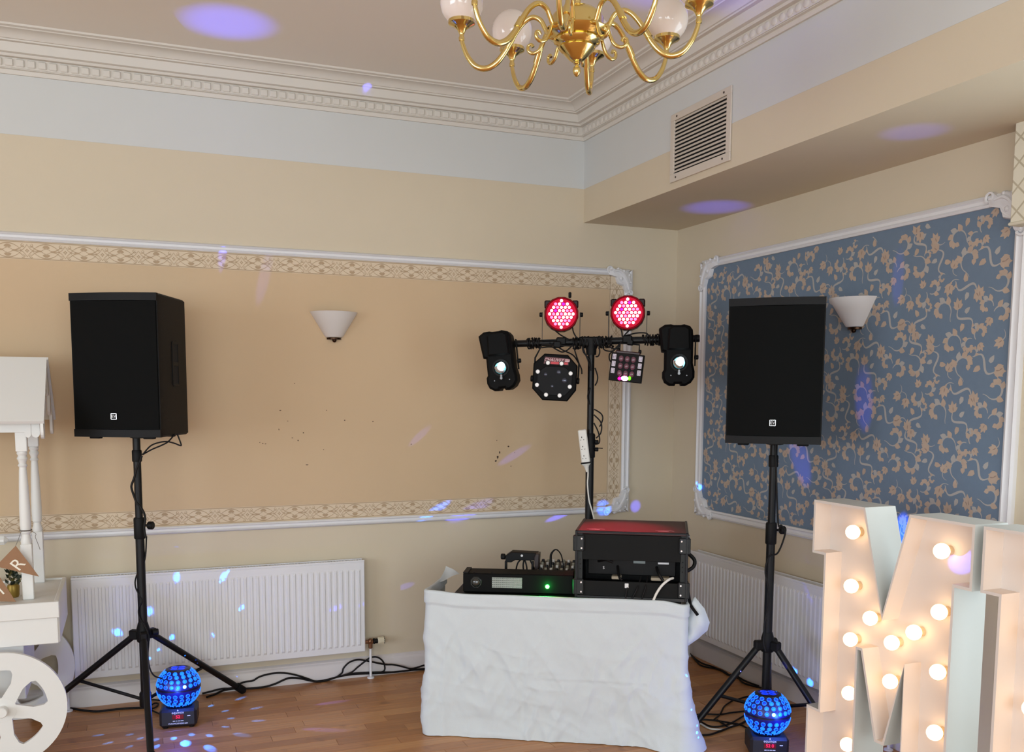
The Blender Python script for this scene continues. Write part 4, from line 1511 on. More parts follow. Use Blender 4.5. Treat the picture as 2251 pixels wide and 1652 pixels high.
MB().sphere((-.028, -.056, -.058), .010, 12, 8, sc=(1, .5, .9)).build('magenta_lens', mat('magenta_glow', (255, 0, 140), .3, emit=(255, 0, 130), estr=2.5), t)
MB().sphere((.023, -.057, -.052), .008, 12, 8, sc=(1, .5, 1.4)).build('green_lens', mat('green_glow', (120, 255, 40), .3, emit=(90, 235, 20), estr=1.6), t)
y = MB()
y.tube([(-.050, .02, .07), (-.050, .02, .128), (.050, .02, .128), (.054, .02, .070)], .0045, 8)
y.build('yoke', steel_m, t)
for sx in (-1, 1):
    MB().cyl((sx * .058, .02, .092), .010, .014, 10, axis='x', bev=.003).build('tilt_knob', black_m, t)
MB().box((0, .03, .136), (.035, .045, .03), .005).build('clamp', black_m, t)

# --- cables tied along the bar and mast
LB = [('c1', 'black cable drooping in a festoon under the bar above the octagonal fixture'), ('c2', 'black cable running from the bar down beside the octagonal fixture'),
      ('c3', 'short black cable slanting from under the wash light with the wing bolt'), ('c3b', 'short black cable at the mast side of the wash light with the wing bolt'),
      ('c4', 'black cable dropping from the bar clamp onto the mast'), ('c4b', 'black cable hooked in a small loop beside the mast top'),
      ('c5', 'black cable dropping straight from the wash light over the box fixture'), ('c5b', 'black cable slanting left from the wash light over the box fixture'),
      ('c5c', 'black cable arching along the top of the bar by the scanner nearest the blue wallpaper'), ('c6', 'black cable looping into the small box fixture from the clamp'),
      ('c7', 'black cable drooping between the clamp and the box fixture yoke'), ('c8', 'black cable curling under the bar by the scanner nearest the blue wallpaper'),
      ('c9', 'thin black cable hanging flat under the bar by the octagonal fixture'), ('c10', 'black cable bulging out from the right flank of the mast below the clamp'),
      ('c11', 'black cable bulging out from the left flank of the mast'), ('c12', 'black cable spilling from the clamp along the left of the mast'), ('c13', 'short black cable swagged right of the bar clamp'),
      ('m1', 'largest black cable loop beside the mast above the power strip'), ('m2', 'second black cable loop beside the mast, inside the largest one'), ('m3', 'innermost black cable loop beside the mast above the collar')]
for k, lb in LB:
    cable(k, .0038, lb, group='cables on the lighting stand')
cable('m4', .0022, 'thin black cable tie sticking out from the mast', name='cable_tie', cat='cable tie')
cable('mw', .0042, 'white power cord running down the mast to the red-lit case', wcable_m)
# tangle of cable wound on the bar each side of the clamp
wr_ = None
for n_, (x0, x1, turns, lb) in enumerate(((-.10, -.01, 8, 'thick wrap of black cable on the bar left of the mast'), (.01, .115, 9, 'thick wrap of black cable on the bar right of the mast'),
                                          (-.345, -.27, 6, 'wrap of black cable on the bar beside the scanner near the octagonal fixture'), (.27, .36, 6, 'wrap of black cable on the bar beside the scanner near the blue wallpaper'))):
    pts = []
    rr_ = random.Random(n_)
    for i in range(turns * 9):
        a = 2 * PI * i / 9
        x = x0 + (x1 - x0) * i / (turns * 9) + rr_.uniform(-.006, .006)
        rad = .024 + rr_.uniform(0, .011 if n_ < 2 else .005)
        pts.append(onbar(x, rad * math.sin(a) - (.006 if n_ < 2 else 0), rad * math.cos(a)))
    o = MB().tube(pts, .0042, 6, smooth=2).build('cable', cable_m, None, recenter=True, ang=60)
    tag(o, lb, 'cable', 'cables on the lighting stand')

# --- white power strip strapped to the mast
p0 = BO + BX * -.042 + BY * -.035 + Vector((0, 0, 1.405))
p1 = BO + BX * -.018 + BY * -.035 + Vector((0, 0, 1.255))
t = thing('power_strip', 'white power strip strapped upright to the lighting mast', 'power strip', p1, BZR)
t.rotation_euler = (0, -.13, BZR)
MB().box((0, 0, .082), (.046, .032, .19), .005).build('case', mat('strip_white', (226, 224, 216), .45), t)
for z in (.03, .08, .13):
    s_ = MB()
    s_.box((-.006, -.0163, z + .008), (.004, .002, .006))
    s_.box((-.013, -.0163, z - .006), (.005, .002, .003))
    s_.box((.003, -.0163, z - .006), (.005, .002, .003))
    s_.build('socket', dark_m, t)
MB().lathe([(0, -.05), (.006, -.05), (.010, -.03), (.016, -.016), (.018, -.012), (0, -.012)], 12).build('cord_grip', wcable_m, t)
MB().box((0, .0, .0), (.052, .07, .008), .002).build('strap', black_m, t)
# ---------------------------------------------------------------- table with its white cloth screen
TO = Vector((-1.963, -1.03, 0))
TX, TY = Vector((.867, -.4983, 0)), Vector((.4983, .867, 0))
TRZ = math.atan2(TX.y, TX.x)
TH = .684


def ont(u, v, z=0.):
    return TO + TX * u + TY * v + Vector((0, 0, z))


t = thing('folding_table', 'black topped table inside the white cloth, carrying the disc jockey gear', 'table', TO, TRZ)
MB().box((.65, .32, TH - .014), (1.06, .58, .026), .004).build('table_top', black_m, t)
for x in (.2, 1.12):
    for y in (.09, .54):
        MB().tube([(x, y, .0), (x, y, TH - .027)], .014, 10).build('leg', steel_m, t)

cloth_m = mat('white_cotton', (206, 214, 218), .85, var=.02, scale=8, bump=.25, bscale=500)
noise = mathutils.noise
ZT = .690
SEG = []                       # path of the cloth: left return, front, right return (rounded corners)
R0 = .022


def path():
    P = []
    L0, Wd, RB = .47, 1.2, .62
    for i in range(40):
        P.append((0., L0 - (L0 - R0) * i / 40))
    for i in range(9):
        a = PI + PI / 2 * i / 8
        P.append((R0 + R0 * math.cos(a), R0 + R0 * math.sin(a)))
    for i in range(1, 150):
        P.append((R0 + (Wd - 2 * R0) * i / 150, 0.))
    for i in range(9):
        a = -PI / 2 + PI / 2 * i / 8
        P.append((Wd - R0 + R0 * math.cos(a), R0 + R0 * math.sin(a)))
    for i in range(1, 50):
        P.append((Wd, R0 + (RB - R0) * i / 50))
    return P


PP = path()
NS = len(PP)
acc = [0.]
for i in range(1, NS):
    acc.append(acc[-1] + math.hypot(PP[i][0] - PP[i - 1][0], PP[i][1] - PP[i - 1][1]))
S_L, S_R = acc[44], acc[44 + 158]       # arc length at the two front corners


def crease(x, w):
    x = abs(x) / w
    return max(0., 1 - x)


def disp(s, tt):
    """outward bulge of the cloth at arc length s, fraction tt of the drop"""
    u = s - S_L
    d = .012
    k = min(1., max(0., (tt - .08) / .3))
    n1 = noise.noise(Vector((s * 3.1, tt * 2.0, 1.3)))
    d += .012 * n1 * k
    # crumples: straight slanting creases, in patches
    x_, y_ = s, tt * .69
    for th, f, am, sd in ((1.05, 7., .0075, 1.), (2.25, 8., .0060, 5.), (1.60, 9., .0050, 9.), (.75, 15., .0036, 13.), (2.0, 17., .0032, 17.), (.2, 13., .0028, 21.), (1.3, 26., .0018, 25.)):
        c_, s_ = math.cos(th), math.sin(th)
        p_ = (x_ * s_ - y_ * c_) * f
        q_ = (x_ * c_ + y_ * s_) * f * .22
        r_ = 1 - abs(noise.noise(Vector((p_, q_, sd)))) * 2.6
        m_ = noise.noise(Vector((x_ * 4.5, y_ * 4.5, sd + 40))) * 1.6 + .55
        if r_ > 0 and m_ > 0:
            d += 1.45 * am * r_ ** 2 * min(1, m_) * k
    if 0 < u < 1.2:
        d += .006 * crease(u - .475, .030) * min(1, max(0, (tt - .3) * 6))          # ironed vertical fold
        d -= .004 * crease(u - .455, .026) * min(1, max(0, (tt - .3) * 6))
        if .50 < u < 1.02:
            d += (.0020 * crease(tt - .555, .016) - .0022 * crease(tt - .578, .014)) # horizontal fold
        d += .003 * crease(u - .86, .03) * min(1, max(0, (tt - .45) * 5))
        d -= .012 * math.exp(-((tt - .85) / .12) ** 2) * math.exp(-((u - .55) / .5) ** 2)
    # flares out over the floor at the right front corner
    g = math.exp(-((s - S_R - .03) / .16) ** 2)
    d += g * (.085 * max(0, tt - .35) ** 2.2 / .65 ** 2.2 + .014 * math.sin(s * 46) * tt * tt)
    d += .02 * math.exp(-((s - S_L) / .10) ** 2) * max(0, tt - .55)
    if s > S_R + .10:
        d = .004 + .25 * (d - .004) * math.exp(-(s - S_R - .10) / .06)
    if s < S_L - .03:
        d += .012 * math.sin(s * 36) * tt
    # hem folded over at the top edge
    if tt < .09:
        d += .007 + .004 * noise.noise(Vector((s * 9, tt * 20, 4)))
    return d


def nrm(i):
    a, b = PP[max(i - 1, 0)], PP[min(i + 1, NS - 1)]
    tx, ty = b[0] - a[0], b[1] - a[1]
    l = math.hypot(tx, ty)
    return (ty / l, -tx / l)


NR = 92
vs, fs = [], []
for i in range(NS):
    nx, ny = nrm(i)
    s = acc[i]
    dip = .012 * math.exp(-((s - S_L - .02) / .10) ** 2) - .016 * math.exp(-((s - S_R) / .06) ** 2) + .004 * noise.noise(Vector((s * 4, 0, 9)))
    top = ZT + dip
    # inside hem, rim, outside
    for q, (dd, z) in enumerate(((.002, top - .05), (.002, top - .006), (.006, top), (.014, top - .001))):
        vs.append(TO + TX * (PP[i][0] + nx * dd) + TY * (PP[i][1] + ny * dd) + Vector((0, 0, z)))
    for r in range(1, NR + 1):
        tt = r / NR
        d = disp(s, tt)
        z = top * (1 - tt) + .003 * tt
        vs.append(TO + TX * (PP[i][0] + nx * d) + TY * (PP[i][1] + ny * d) + Vector((0, 0, z)))
M_ = NR + 4
for i in range(NS - 1):
    for r in range(M_ - 1):
        fs.append((i * M_ + r, (i + 1) * M_ + r, (i + 1) * M_ + r + 1, i * M_ + r + 1))
cb = MB()
cb.add(vs, [f[::-1] for f in fs])
cl = cb.build('tablecloth', cloth_m, None, recenter=True, ang=180)
tag(cl, 'creased white cloth hanging to the floor around the table of gear', 'tablecloth')
# corner of the cloth gathered out to the right, and the turned-up corner at the back left
fp = MB()
rows = []
for i in range(13):
    a = i / 12
    edge = [(0, .0), (.03, .035), (.075, -.02), (.10, -.085), (.092, -.125), (.05, -.165), (0, -.20)]
    tq = a * (len(edge) - 1)
    k = min(int(tq), len(edge) - 2)
    ex = edge[k][0] + (edge[k + 1][0] - edge[k][0]) * (tq - k)
    ez = edge[k][1] + (edge[k + 1][1] - edge[k][1]) * (tq - k)
    row = []
    for j in range(9):
        f = j / 8
        px_, pz_ = ex * f, -.02 + (ez + .02 - .04 * (1 - f)) * (f * .55 + .45)
        row.append(ont(1.212 + px_, .055 - .05 * math.sin(PI * f * .8) + .03 * f + .012 * math.sin(7 * a + 3 * f), .685 + pz_ - .02))
    rows.append(row)
fp.add([p for r in rows for p in r], [(i * 9 + j, i * 9 + j + 1, (i + 1) * 9 + j + 1, (i + 1) * 9 + j) for i in range(12) for j in range(8)])
f_ = fp.build('gathered_corner', cloth_m, None, ang=180)
f_.parent = cl
f_.matrix_parent_inverse = Matrix.Translation(-cl.location)
fp = MB()
vs = []
for i in range(9):
    a = i / 8
    for j in range(6):
        f = j / 5
        hgt = .05 * a * a
        vs.append(ont(-.008 + .075 * f * a, .30 + .17 * a - .02 * f, .684 + hgt * (1 - .9 * f) + .006 * math.sin(5 * a + 4 * f)))
fp.add(vs, [(i * 6 + j, i * 6 + j + 1, (i + 1) * 6 + j + 1, (i + 1) * 6 + j) for i in range(8) for j in range(5)])
f_ = fp.build('turned_corner', cloth_m, None, ang=180)
f_.parent = cl
f_.matrix_parent_inverse = Matrix.Translation(-cl.location)

# ---------------------------------------------------------------- rack case
CW, CD, CHH = .508, .42, .312
cz = TH
t = thing('rack_case', 'black flight case with red-lit lid, open rack front and a white cord', 'flight case', (-1.3535, -1.3635, cz), math.radians(-31.6))
b = MB()
tk = .012
b.box((CW / 2, CD / 2, tk / 2), (CW, CD, tk))
b.box((tk / 2, CD / 2, CHH / 2), (tk, CD - .004, CHH - .004))
b.box((CW - tk / 2, CD / 2, CHH / 2), (tk, CD - .004, CHH - .004))
b.box((CW / 2, CD - tk / 2, CHH / 2), (CW - .004, tk, CHH - .004))
b.build('body', mat('case_laminate', (12, 11, 12), .45, var=.1, bump=.1, bscale=300), t)
lid = MB().box((CW / 2, CD / 2, CHH - .006), (CW, CD, .012), .002).build('lid', mat('lid_red_lit', (58, 26, 28), .5, var=.08, bump=.05, bscale=300), t)  # black lid, part of the red wash put into its colour
for xx in (.045, .36):
    lm2 = MB()
    for pts_, w_ in (([(0, .03), (.02, .022), (.035, .028), (.05, .02), (.065, .03), (.085, .018)], [.003, .008, .004]), ([(.012, .004), (.04, .008), (.062, .004)], [.003, .006, .003])):
        lm2.ribbon(pts_, w_, lambda a, b: (xx + a, .045 + b, CHH + .0008))
    lm2.build('lid_mark', print_m, lid, flat=True)
e = MB()
for xx in (.004, CW - .004):
    e.box((xx, .004, CHH / 2), (.012, .012, CHH), .002)
    e.box((xx, CD - .004, CHH / 2), (.012, .012, CHH), .002)
    e.box((xx, CD / 2, CHH - .002), (.012, CD, .010), .002)
e.box((CW / 2, .003, CHH - .003), (CW, .008, .010), .002)
e.build('edge_trim', mat('dark_aluminium', (40, 40, 42), .4, .8), t)
# rack rails, blank panel, lower panel, gear
for xx in (.022, CW - .022):
    r = MB().box((xx, .014, CHH / 2), (.020, .006, CHH - .026)).build('rack_rail', mat('rail_grey', (24, 27, 27), .5, .3), t)
    for i in range(3):
        MB().cyl((xx, .0105, .135 + .022 * i), .0032, .002, 8, axis='y').build('rail_hole', dark_m, r)
MB().box((CW / 2, .012, .238), (CW - .06, .006, .118), .001).build('blank_panel', mat('panel_charcoal', (13, 14, 14), .65, spec=.2), t)
MB().box((CW / 2, .012, .046), (CW - .06, .006, .070), .001).build('lower_panel', mat('panel_charcoal', (13, 14, 14), .65, spec=.2), t)
MB().box((CW / 2, .19, .135), (CW - .10, .22, .075), .004).build('receiver', mat('gear_black', (8, 8, 9), .5, spec=.2), t)
MB().box((.29, .0765, .166), (.055, .006, .020), .001).build('receiver_display', mat('lcd_grey', (108, 122, 124), .25), t)
MB().box((.40, .077, .160), (.050, .005, .009), .001).build('white_label', print_m, t)
for x0, w in ((.165, .045), (.345, .085)):
    MB().box((x0 + w / 2, .05, .094), (w, .05, .014), .003).build('plug_block', mat('plug_cream', (150, 140, 122), .6), t)
text_mb('S', .020, .0006, 0, Matrix.Translation((.125, .0785, .130))).build('receiver_mark', print_m, t)
MB().box((.236, .0075, .063), (.018, .004, .022), .003, Matrix.Rotation(0, 4, 'Y')).build('cable_plug', mat('plug_white', (220, 220, 220), .5), t)
for pts, r in (([(.24, .008, .055), (.235, .004, .03), (.232, .0, .004)], .004), ([(.30, .05, .10), (.285, .005, .055), (.262, .0, .006)], .004), ([(.33, .05, .10), (.322, .004, .06), (.305, .0, .004)], .004),
               ([(.19, .08, .14), (.20, .03, .10), (.215, .02, .086)], .006), ([(.37, .08, .14), (.38, .03, .12), (.40, .02, .09)], .007), ([(.10, .08, .16), (.14, .03, .175), (.17, .03, .165)], .006)):
    MB().tube(pts, r, 8, smooth=5).build('gear_lead', cable_m, t)
MB().tube([(.445, .03, .102), (.425, .006, .098), (.395, -.004, .072), (.372, -.006, .035), (.357, -.006, -.002)], .0058, 10, smooth=6).build('white_lead', wcable_m, t)
cg = None
for xx, sx in ((.018, -1), (CW - .018, 1)):
    for zz in (.255, .052):
        g = MB()
        g.box((xx + sx * .004, .002, zz), (.052, .012, .074), .004)
        g.box((xx + sx * .020, .025, zz), (.010, .05, .074), .003)
        for q in (0, .010):
            g.box((xx + sx * (.012 + q), -.0045, zz), (.004, .004, .068), .001)
        go = g.build('corner_guard', mat('guard_charcoal', (24, 26, 27), .45, .2), t)
        for dz in (-.022, .022):
            MB().cyl((xx - sx * .010, -.005, zz + dz), .0048, .004, 12, axis='y', bev=.001).build('rivet', chrome_m, go)
l_ = MB()
l_.box((CW + .004, .05, .272), (.008, .03, .055), .002)
l_.box((CW + .009, .05, .262), (.006, .014, .04), .002)
l_.build('latch', alu_m, t)
h_ = MB()
h_.tube([(CW + .002, .12, .12), (CW + .03, .13, .14), (CW + .034, .14, .17), (CW + .004, .15, .20)], .009, 8, smooth=4)
h_.build('side_handle', black_m, t)
MB().tube([(CW + .004, .07, .05), (CW + .012, .05, .01), (CW + .02, .02, -.02), (CW + .05, -.01, -.055)], .007, 8, smooth=4).build('hanging_strap', rubber_m, t)

# ---------------------------------------------------------------- slim effect light bar at the table front
t = thing('effect_light_bar', 'slim black effect light bar with strobe panel and green laser dot', 'stage light', (-1.803, -1.083, TH), math.radians(-27.5))
BW, BH = .520, .094
MB().box((BW / 2, .065, BH / 2 + .003), (BW, .13, BH - .003), .004).build('housing', fix_m, t)
MB().box((.012, .065, BH + .003), (.024, .13, .006), .001).build('end_flange', black_m, t)
for i in range(6):
    MB().cyl((.05 + .085 * i, .02, BH + .002), .004, .004, 8).build('screw', black_m, t)
wl = MB()
wl.prism([(.062 + .029 * math.cos(2 * PI * i / 8 + .39), .052 + .029 * math.sin(2 * PI * i / 8 + .39)) for i in range(8)], -.005, .004, chamfer=.003)
wl.build('lens_bezel', mat('lens_bezel', (30, 34, 32), .3), t)
MB().sphere((.062, -.004, .052), .022, 20, 10, sc=(1, .6, 1)).build('dome_lens', mat('dome_lens', (36, 40, 38), .05, .2, coat=1.), t)
sp_ = MB()
sp_.box((.208, -.0015, .054), (.142, .003, .050), .001)
so_ = sp_.build('strobe_window', mat('strobe_back', (90, 96, 92), .4), t)
gq = MB()
for i in range(15):
    for j in range(5):
        cx, czz = .208 - .066 + .1325 * i / 14 * .999, .054 - .020 + .040 * j / 4
        gq.add([(cx - .0042, -.0035, czz - .0042), (cx + .0042, -.0035, czz - .0042), (cx + .0042, -.0035, czz + .0042), (cx - .0042, -.0035, czz + .0042), (cx, -.0012, czz)],
               [(0, 1, 4), (1, 2, 4), (2, 3, 4), (3, 0, 4)])
stuff(gq.build('strobe_cells', mat('strobe_cell', (226, 232, 226), .35), t, flat=True))
MB().cyl((.398, -.001, .040), .013, .004, 16, axis='y', bev=.001).build('laser_port', mat('laser_port', (10, 60, 14), .3, emit=(0, 120, 10), estr=.5), t)
MB().sphere((.398, -.004, .040), .0085, 14, 8, sc=(1, .5, 1)).build('laser_lens', mat('laser_green', (200, 255, 220), .2, emit=(190, 255, 215), estr=9.), t)
lp = bpy.data.lights.new('laser_glow', 'POINT')
lp.energy = .35
lp.color = (0, 1, .12)
lp.shadow_soft_size = .004
lo = bpy.data.objects.new('laser_glow', lp)
COL.objects.link(lo)
lo.parent = t
lo.location = (.398, -.022, .040)

# ---------------------------------------------------------------- small mixer behind the light bar
t = thing('mixer', 'small mixing desk with knobs behind the light bar, beside the flight case', 'mixer', ont(.49, .22, TH), TRZ)
mx = MB()
mx.prism([(0, 0), (.25, 0), (.25, .085), (.22, .092), (.0, .05)], 0, .20, Matrix.Rotation(PI / 2, 4, 'Z') @ Matrix.Translation((0, -.20, 0)))
mx.build('chassis', mat('mixer_graphite', (52, 50, 46), .5), t)
kn = None
km = [mat('knob_grey', (150, 146, 128), .5), mat('knob_dark', (30, 30, 30), .5), mat('knob_white', (206, 204, 196), .5)]
for i in range(7):
    for j in range(5):
        o = MB().cyl((0, 0, .009), .0075, .02, 10, bev=.002).build('knob', km[(i + j * 2) % 3 if i > 2 else (1 if j % 2 else 0)], t, ang=40) if (i, j) == (0, 0) else None
        if o is None:
            o = again(kn0, t)
            o.data = o.data
        else:
            kn0 = o
            KD = [o.data]
            for q in (1, 2):
                d_ = o.data.copy()
                d_.materials.clear()
                d_.materials.append(km[q])
                KD.append(d_)
        o.data = KD[(i * 2 + j) % 3]
        o.location = (.015 + .026 * i, .03 + .042 * j, .058 + .0068 * j)
# jack lead standing in the mixer
tag(MB().tube([ont(.555, .30, .735), ont(.553, .31, .80), ont(.556, .31, .835), ont(.578, .31, .857), ont(.602, .31, .835), ont(.614, .31, .79), ont(.616, .31, .745)], [.0065, .0065, .0055, .0032, .003, .003, .003], 8, smooth=5).build('audio_lead', cable_m, None, recenter=True),
    'black audio jack lead arched over the small mixing desk', 'cable')

# ---------------------------------------------------------------- little bracketed fixture behind the light bar
t = thing('mini_bar_light', 'little black bracketed light standing behind the slim effect bar', 'stage light', ont(.325, .32, TH), TRZ)
MB().prism([(-.0, .100), (.030, .100), (.05, .112), (.155, .112), (.160, .112), (.160, .150), (.028, .152), (.0, .132)], 0, .07, chamfer=.003).build('housing', black_m, t)
MB().cyl((.083, -.001, .136), .006, .004, 12, axis='y').build('screw', print_m, t)
sd = MB()
sd.prism([(.150, .060), (.168, .075), (.172, .15), (.155, .15), (.146, .13)], -.02, .05, chamfer=.003)
sd.build('end_bracket', mat('bracket_maroon', (46, 34, 34), .4), t)
MB().box((.001, .02, .052), (.010, .03, .104), .001).build('leg', steel_m, t)
MB().box((.135, .02, .052), (.010, .03, .104), .001).build('leg', steel_m, t)
MB().box((.067, .02, .003), (.15, .05, .006), .001).build('foot_plate', steel_m, t)
MB().cyl((-.014, .02, .125), .015, .022, 10, axis='x', bev=.003).build('tilt_knob', black_m, t)
for pts in ([(.075, .03, .112), (.058, .03, .09), (.05, .03, .05), (.052, .03, .006)], [(.09, .03, .112), (.086, .03, .08), (.09, .03, .04), (.088, .03, .006)], [(.12, .03, .112), (.13, .03, .09), (.148, .03, .05), (.15, .03, .006)],
            [(.095, .02, .112), (.105, .015, .08), (.108, .01, .04), (.104, .01, .006)]):
    MB().tube(pts, .004, 7, smooth=4).build('lead', cable_m, t)

# ---------------------------------------------------------------- blue effect balls on the floor
ball_m = mat('ball_black', (10, 11, 22), .35)
shell_m = mat('ball_shell_blue', (8, 10, 60), .35, emit=(0, 2, 170), estr=.22)
l_low = mat('ball_lens_blue', (20, 60, 220), .15, emit=(4, 50, 235), estr=.75, var=.2)
l_mid = mat('ball_lens_azure', (40, 130, 240), .15, emit=(8, 120, 245), estr=1.2, var=.2)
l_hi = mat('ball_lens_bright', (200, 245, 255), .15, emit=(170, 240, 255), estr=4.)
rim_m = mat('ball_rim_blue', (10, 60, 220), .3, emit=(30, 120, 255), estr=1.6)


def effect_ball(loc, rz, label, digits, hot):
    t = thing('effect_ball', label, 'stage light', loc, rz, 'blue effect balls on the floor')
    b = MB()
    b.box((0, 0, .052), (.172, .15, .088), .012)
    b.build('base', mat('ball_base', (20, 20, 28), .45, var=.1), t)
    for sx in (-1, 1):
        for sy in (-1, 1):
            MB().cyl((sx * .06, sy * .05, .005), .012, .010, 12).build('rubber_foot', rubber_m, t)
    MB().lathe([(.06, .095), (.062, .10), (.05, .108), (0, .108)], 24).build('neck', ball_m, t)
    C, R = Vector((0, 0, .190)), .101
    s = MB()
    s.sphere(C, R, 36, 20, z0=math.radians(-62), z1=math.radians(60))
    s.lathe([(R * .5, C.z + R * .866), (.045, C.z + R * .89), (0, C.z + R * .885)], 30)
    so = s.build('shell', shell_m, t)
    MB().lathe([(R * .995, C.z - .004), (R * 1.03, C.z - .003), (R * 1.03, C.z + .003), (R * .995, C.z + .004)], 40).build('equator_band', ball_m, t)
    MB().lathe([(.046, C.z + R * .85), (.060, C.z + R * .83), (.058, C.z + R * .87), (.046, C.z + R * .9)], 30).build('crown_ring', ball_m, t)
    ln = MB().sphere((0, 0, 0), .0080, 10, 5, sc=(1, 1, .35), z0=0)
    rg = MB().lathe([(.0078, .0005), (.0082, .0034), (.0098, .0032), (.0102, -.0006)], 14)
    L0 = [None, None, None]
    R0_ = None
    rnd = random.Random(digits)
    rows = ((-55, 12, 0), (-42, 16, .5), (-29, 19, 0), (-15, 21, .5), (12, 21, 0), (26, 19, .5), (39, 16, 0), (50, 13, .5))
    for la, n, ph in rows:
        for i in range(n):
            a = 2 * PI * (i + ph) / n
            el = math.radians(la)
            d = Vector((math.cos(el) * math.cos(a), math.cos(el) * math.sin(a), math.sin(el)))
            if d.y > .45:
                continue
            hh = (d - Vector(hot).normalized()).length
            k = 2 if hh < .16 else (1 if hh < .6 and rnd.random() < .75 or rnd.random() < .12 else 0)
            if L0[k] is None:
                L0[k] = ln.build('lens', (l_low, l_mid, l_hi)[k], t, ang=60)
                o = L0[k]
            else:
                o = again(L0[k], t)
            o.location = C + d * (R + .0002)
            o.rotation_mode = 'QUATERNION'
            o.rotation_quaternion = d.to_track_quat('Z', 'Y')
            if R0_ is None:
                R0_ = rg.build('lens_ring', rim_m, o, ang=60)
            else:
                again(R0_, o)
    # glowing openings in the crown
    for a in (45, 135, 225, 315):
        p = (.024 * math.cos(math.radians(a)), .024 * math.sin(math.radians(a)), C.z + R * .893)
        MB().sphere(p, .017, 12, 6, sc=(1, 1, .2)).build('crown_lens', l_low, t)
    # front: mark, red read-out and lettering
    y0 = -.0757
    MB().box((.0, y0, .060), (.052, .0016, .022), .0006).build('display', mat('display_red_dark', (60, 2, 14), .3, emit=(140, 0, 30), estr=.35), t)
    text_mb(digits, .020, .0005, 0, Matrix.Translation((0, y0 - .0012, .060))).build('display_digits', red_led, t)
    text_mb('equinox', .0175, .0005, 0, Matrix.Translation((0, y0, .081))).build('maker_lettering', print_m, t)
    MB().prism([(-.004, .090), (.004, .090), (0, .097)], y0 - .0006, y0 + .0006).build('maker_mark', print_m, t)
    sl_ = MB()
    for xa, xb in ((-.024, -.013), (-.010, -.004), (-.001, .010), (.012, .025)):
        sl_.box(((xa + xb) / 2, y0, .040), (xb - xa, .0008, .003))
    sl_.build('small_print', print_m, t)
    text_mb('CHROMOSPHERE LED', .0092, .0005, 0, Matrix.Translation((0, y0, .027))).build('name_lettering', print_m, t)
    MB().box((.05, y0, .063), (.014, .001, .004)).build('side_mark', print_m, t)
    q = bpy.data.lights.new('ball_glow', 'POINT')
    q.energy = 2.4
    q.color = (.03, .12, 1.)
    q.shadow_soft_size = .02
    qo = bpy.data.objects.new('ball_glow', q)
    COL.objects.link(qo)
    qo.location = Vector(loc) + Vector((-.02, -.16, .20))
    return t


BL, BR_ = Vector((-3.055, -.452, 0)), Vector((-.598, -1.815, 0))
effect_ball(BL, math.radians(-8), 'lit blue effect ball on the floor under the tan panel, behind the tripod foot', '52', (.25, -1, .32))
effect_ball(BR_, math.radians(-26), 'lit blue effect ball on the floor next to the light-up letter M', '52 0', (.18, -1, .12))
# ---------------------------------------------------------------- light-up letters
LX = -.72
bulb_m = mat('warm_bulb', (255, 236, 190), .3, emit=(255, 206, 152), estr=5.0)
base_m = mat('bulb_base', (222, 200, 160), .4)
DEP, REC, WT = .145, .078, .010


def light_letter(y_left, loops, bulbs, label):
    """local frame: a to the right (world -y), z up, depth away from the viewer (world +x)"""
    t = thing('light_up_letter', label, 'light-up letter', (LX, y_left, 0), -PI / 2, 'light-up letters')
    rim = MB()
    outw = MB()
    for li, lp in enumerate(loops):
        n = len(lp)
        ar = sum(lp[i][0] * lp[(i + 1) % n][1] - lp[(i + 1) % n][0] * lp[i][1] for i in range(n))
        outer = lp if ar > 0 else lp[::-1]
        if li == 0:
            other = inset(outer, WT)
        else:
            other = inset(outer, -WT)
        vs = [(a, 0, c) for a, c in outer] + [(a, 0, c) for a, c in other] + [(a, DEP, c) for a, c in outer] + [(a, DEP, c) for a, c in other]
        fs = []
        for i in range(n):
            j = (i + 1) % n
            fs += [(i, j, n + j, n + i), (2 * n + j, 2 * n + i, 3 * n + i, 3 * n + j), (n + i, n + j, 3 * n + j, 3 * n + i)]
            if li:
                fs.append((j, i, 2 * n + i, 2 * n + j))
            else:
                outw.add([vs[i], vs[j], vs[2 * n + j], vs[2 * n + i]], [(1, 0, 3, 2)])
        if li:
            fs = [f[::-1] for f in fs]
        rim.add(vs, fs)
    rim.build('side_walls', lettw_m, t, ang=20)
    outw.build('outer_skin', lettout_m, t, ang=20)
    bm = bmesh.new()
    es = []
    for lp in loops:
        v = [bm.verts.new((a, REC, c)) for a, c in lp]
        es += [bm.edges.new((v[i], v[(i + 1) % len(v)])) for i in range(len(v))]
    bmesh.ops.triangle_fill(bm, use_beauty=True, use_dissolve=False, edges=es)
    me = bpy.data.meshes.new('back_panel')
    bm.to_mesh(me)
    bm.free()
    me.materials.append(lettw_m)
    o = bpy.data.objects.new('back_panel', me)
    COL.objects.link(o)
    o.parent = t
    gl, ba = MB(), MB()
    gl.sphere((0, -.040, 0), .0275, 18, 12)
    ba.lathe([(.0, 0), (.017, 0), (.017, .010), (.015, .018), (.0, .018)], 16, Matrix.Rotation(PI / 2, 4, 'X'))
    b0 = None
    for a, c in bulbs:
        if b0 is None:
            b0 = gl.build('bulb', bulb_m, t, ang=180)
            s0 = ba.build('lamp_holder', base_m, b0)
            o = b0
        else:
            o = again(b0, t)
            again(s0, o)
        o.location = (a, REC, c)
    return t


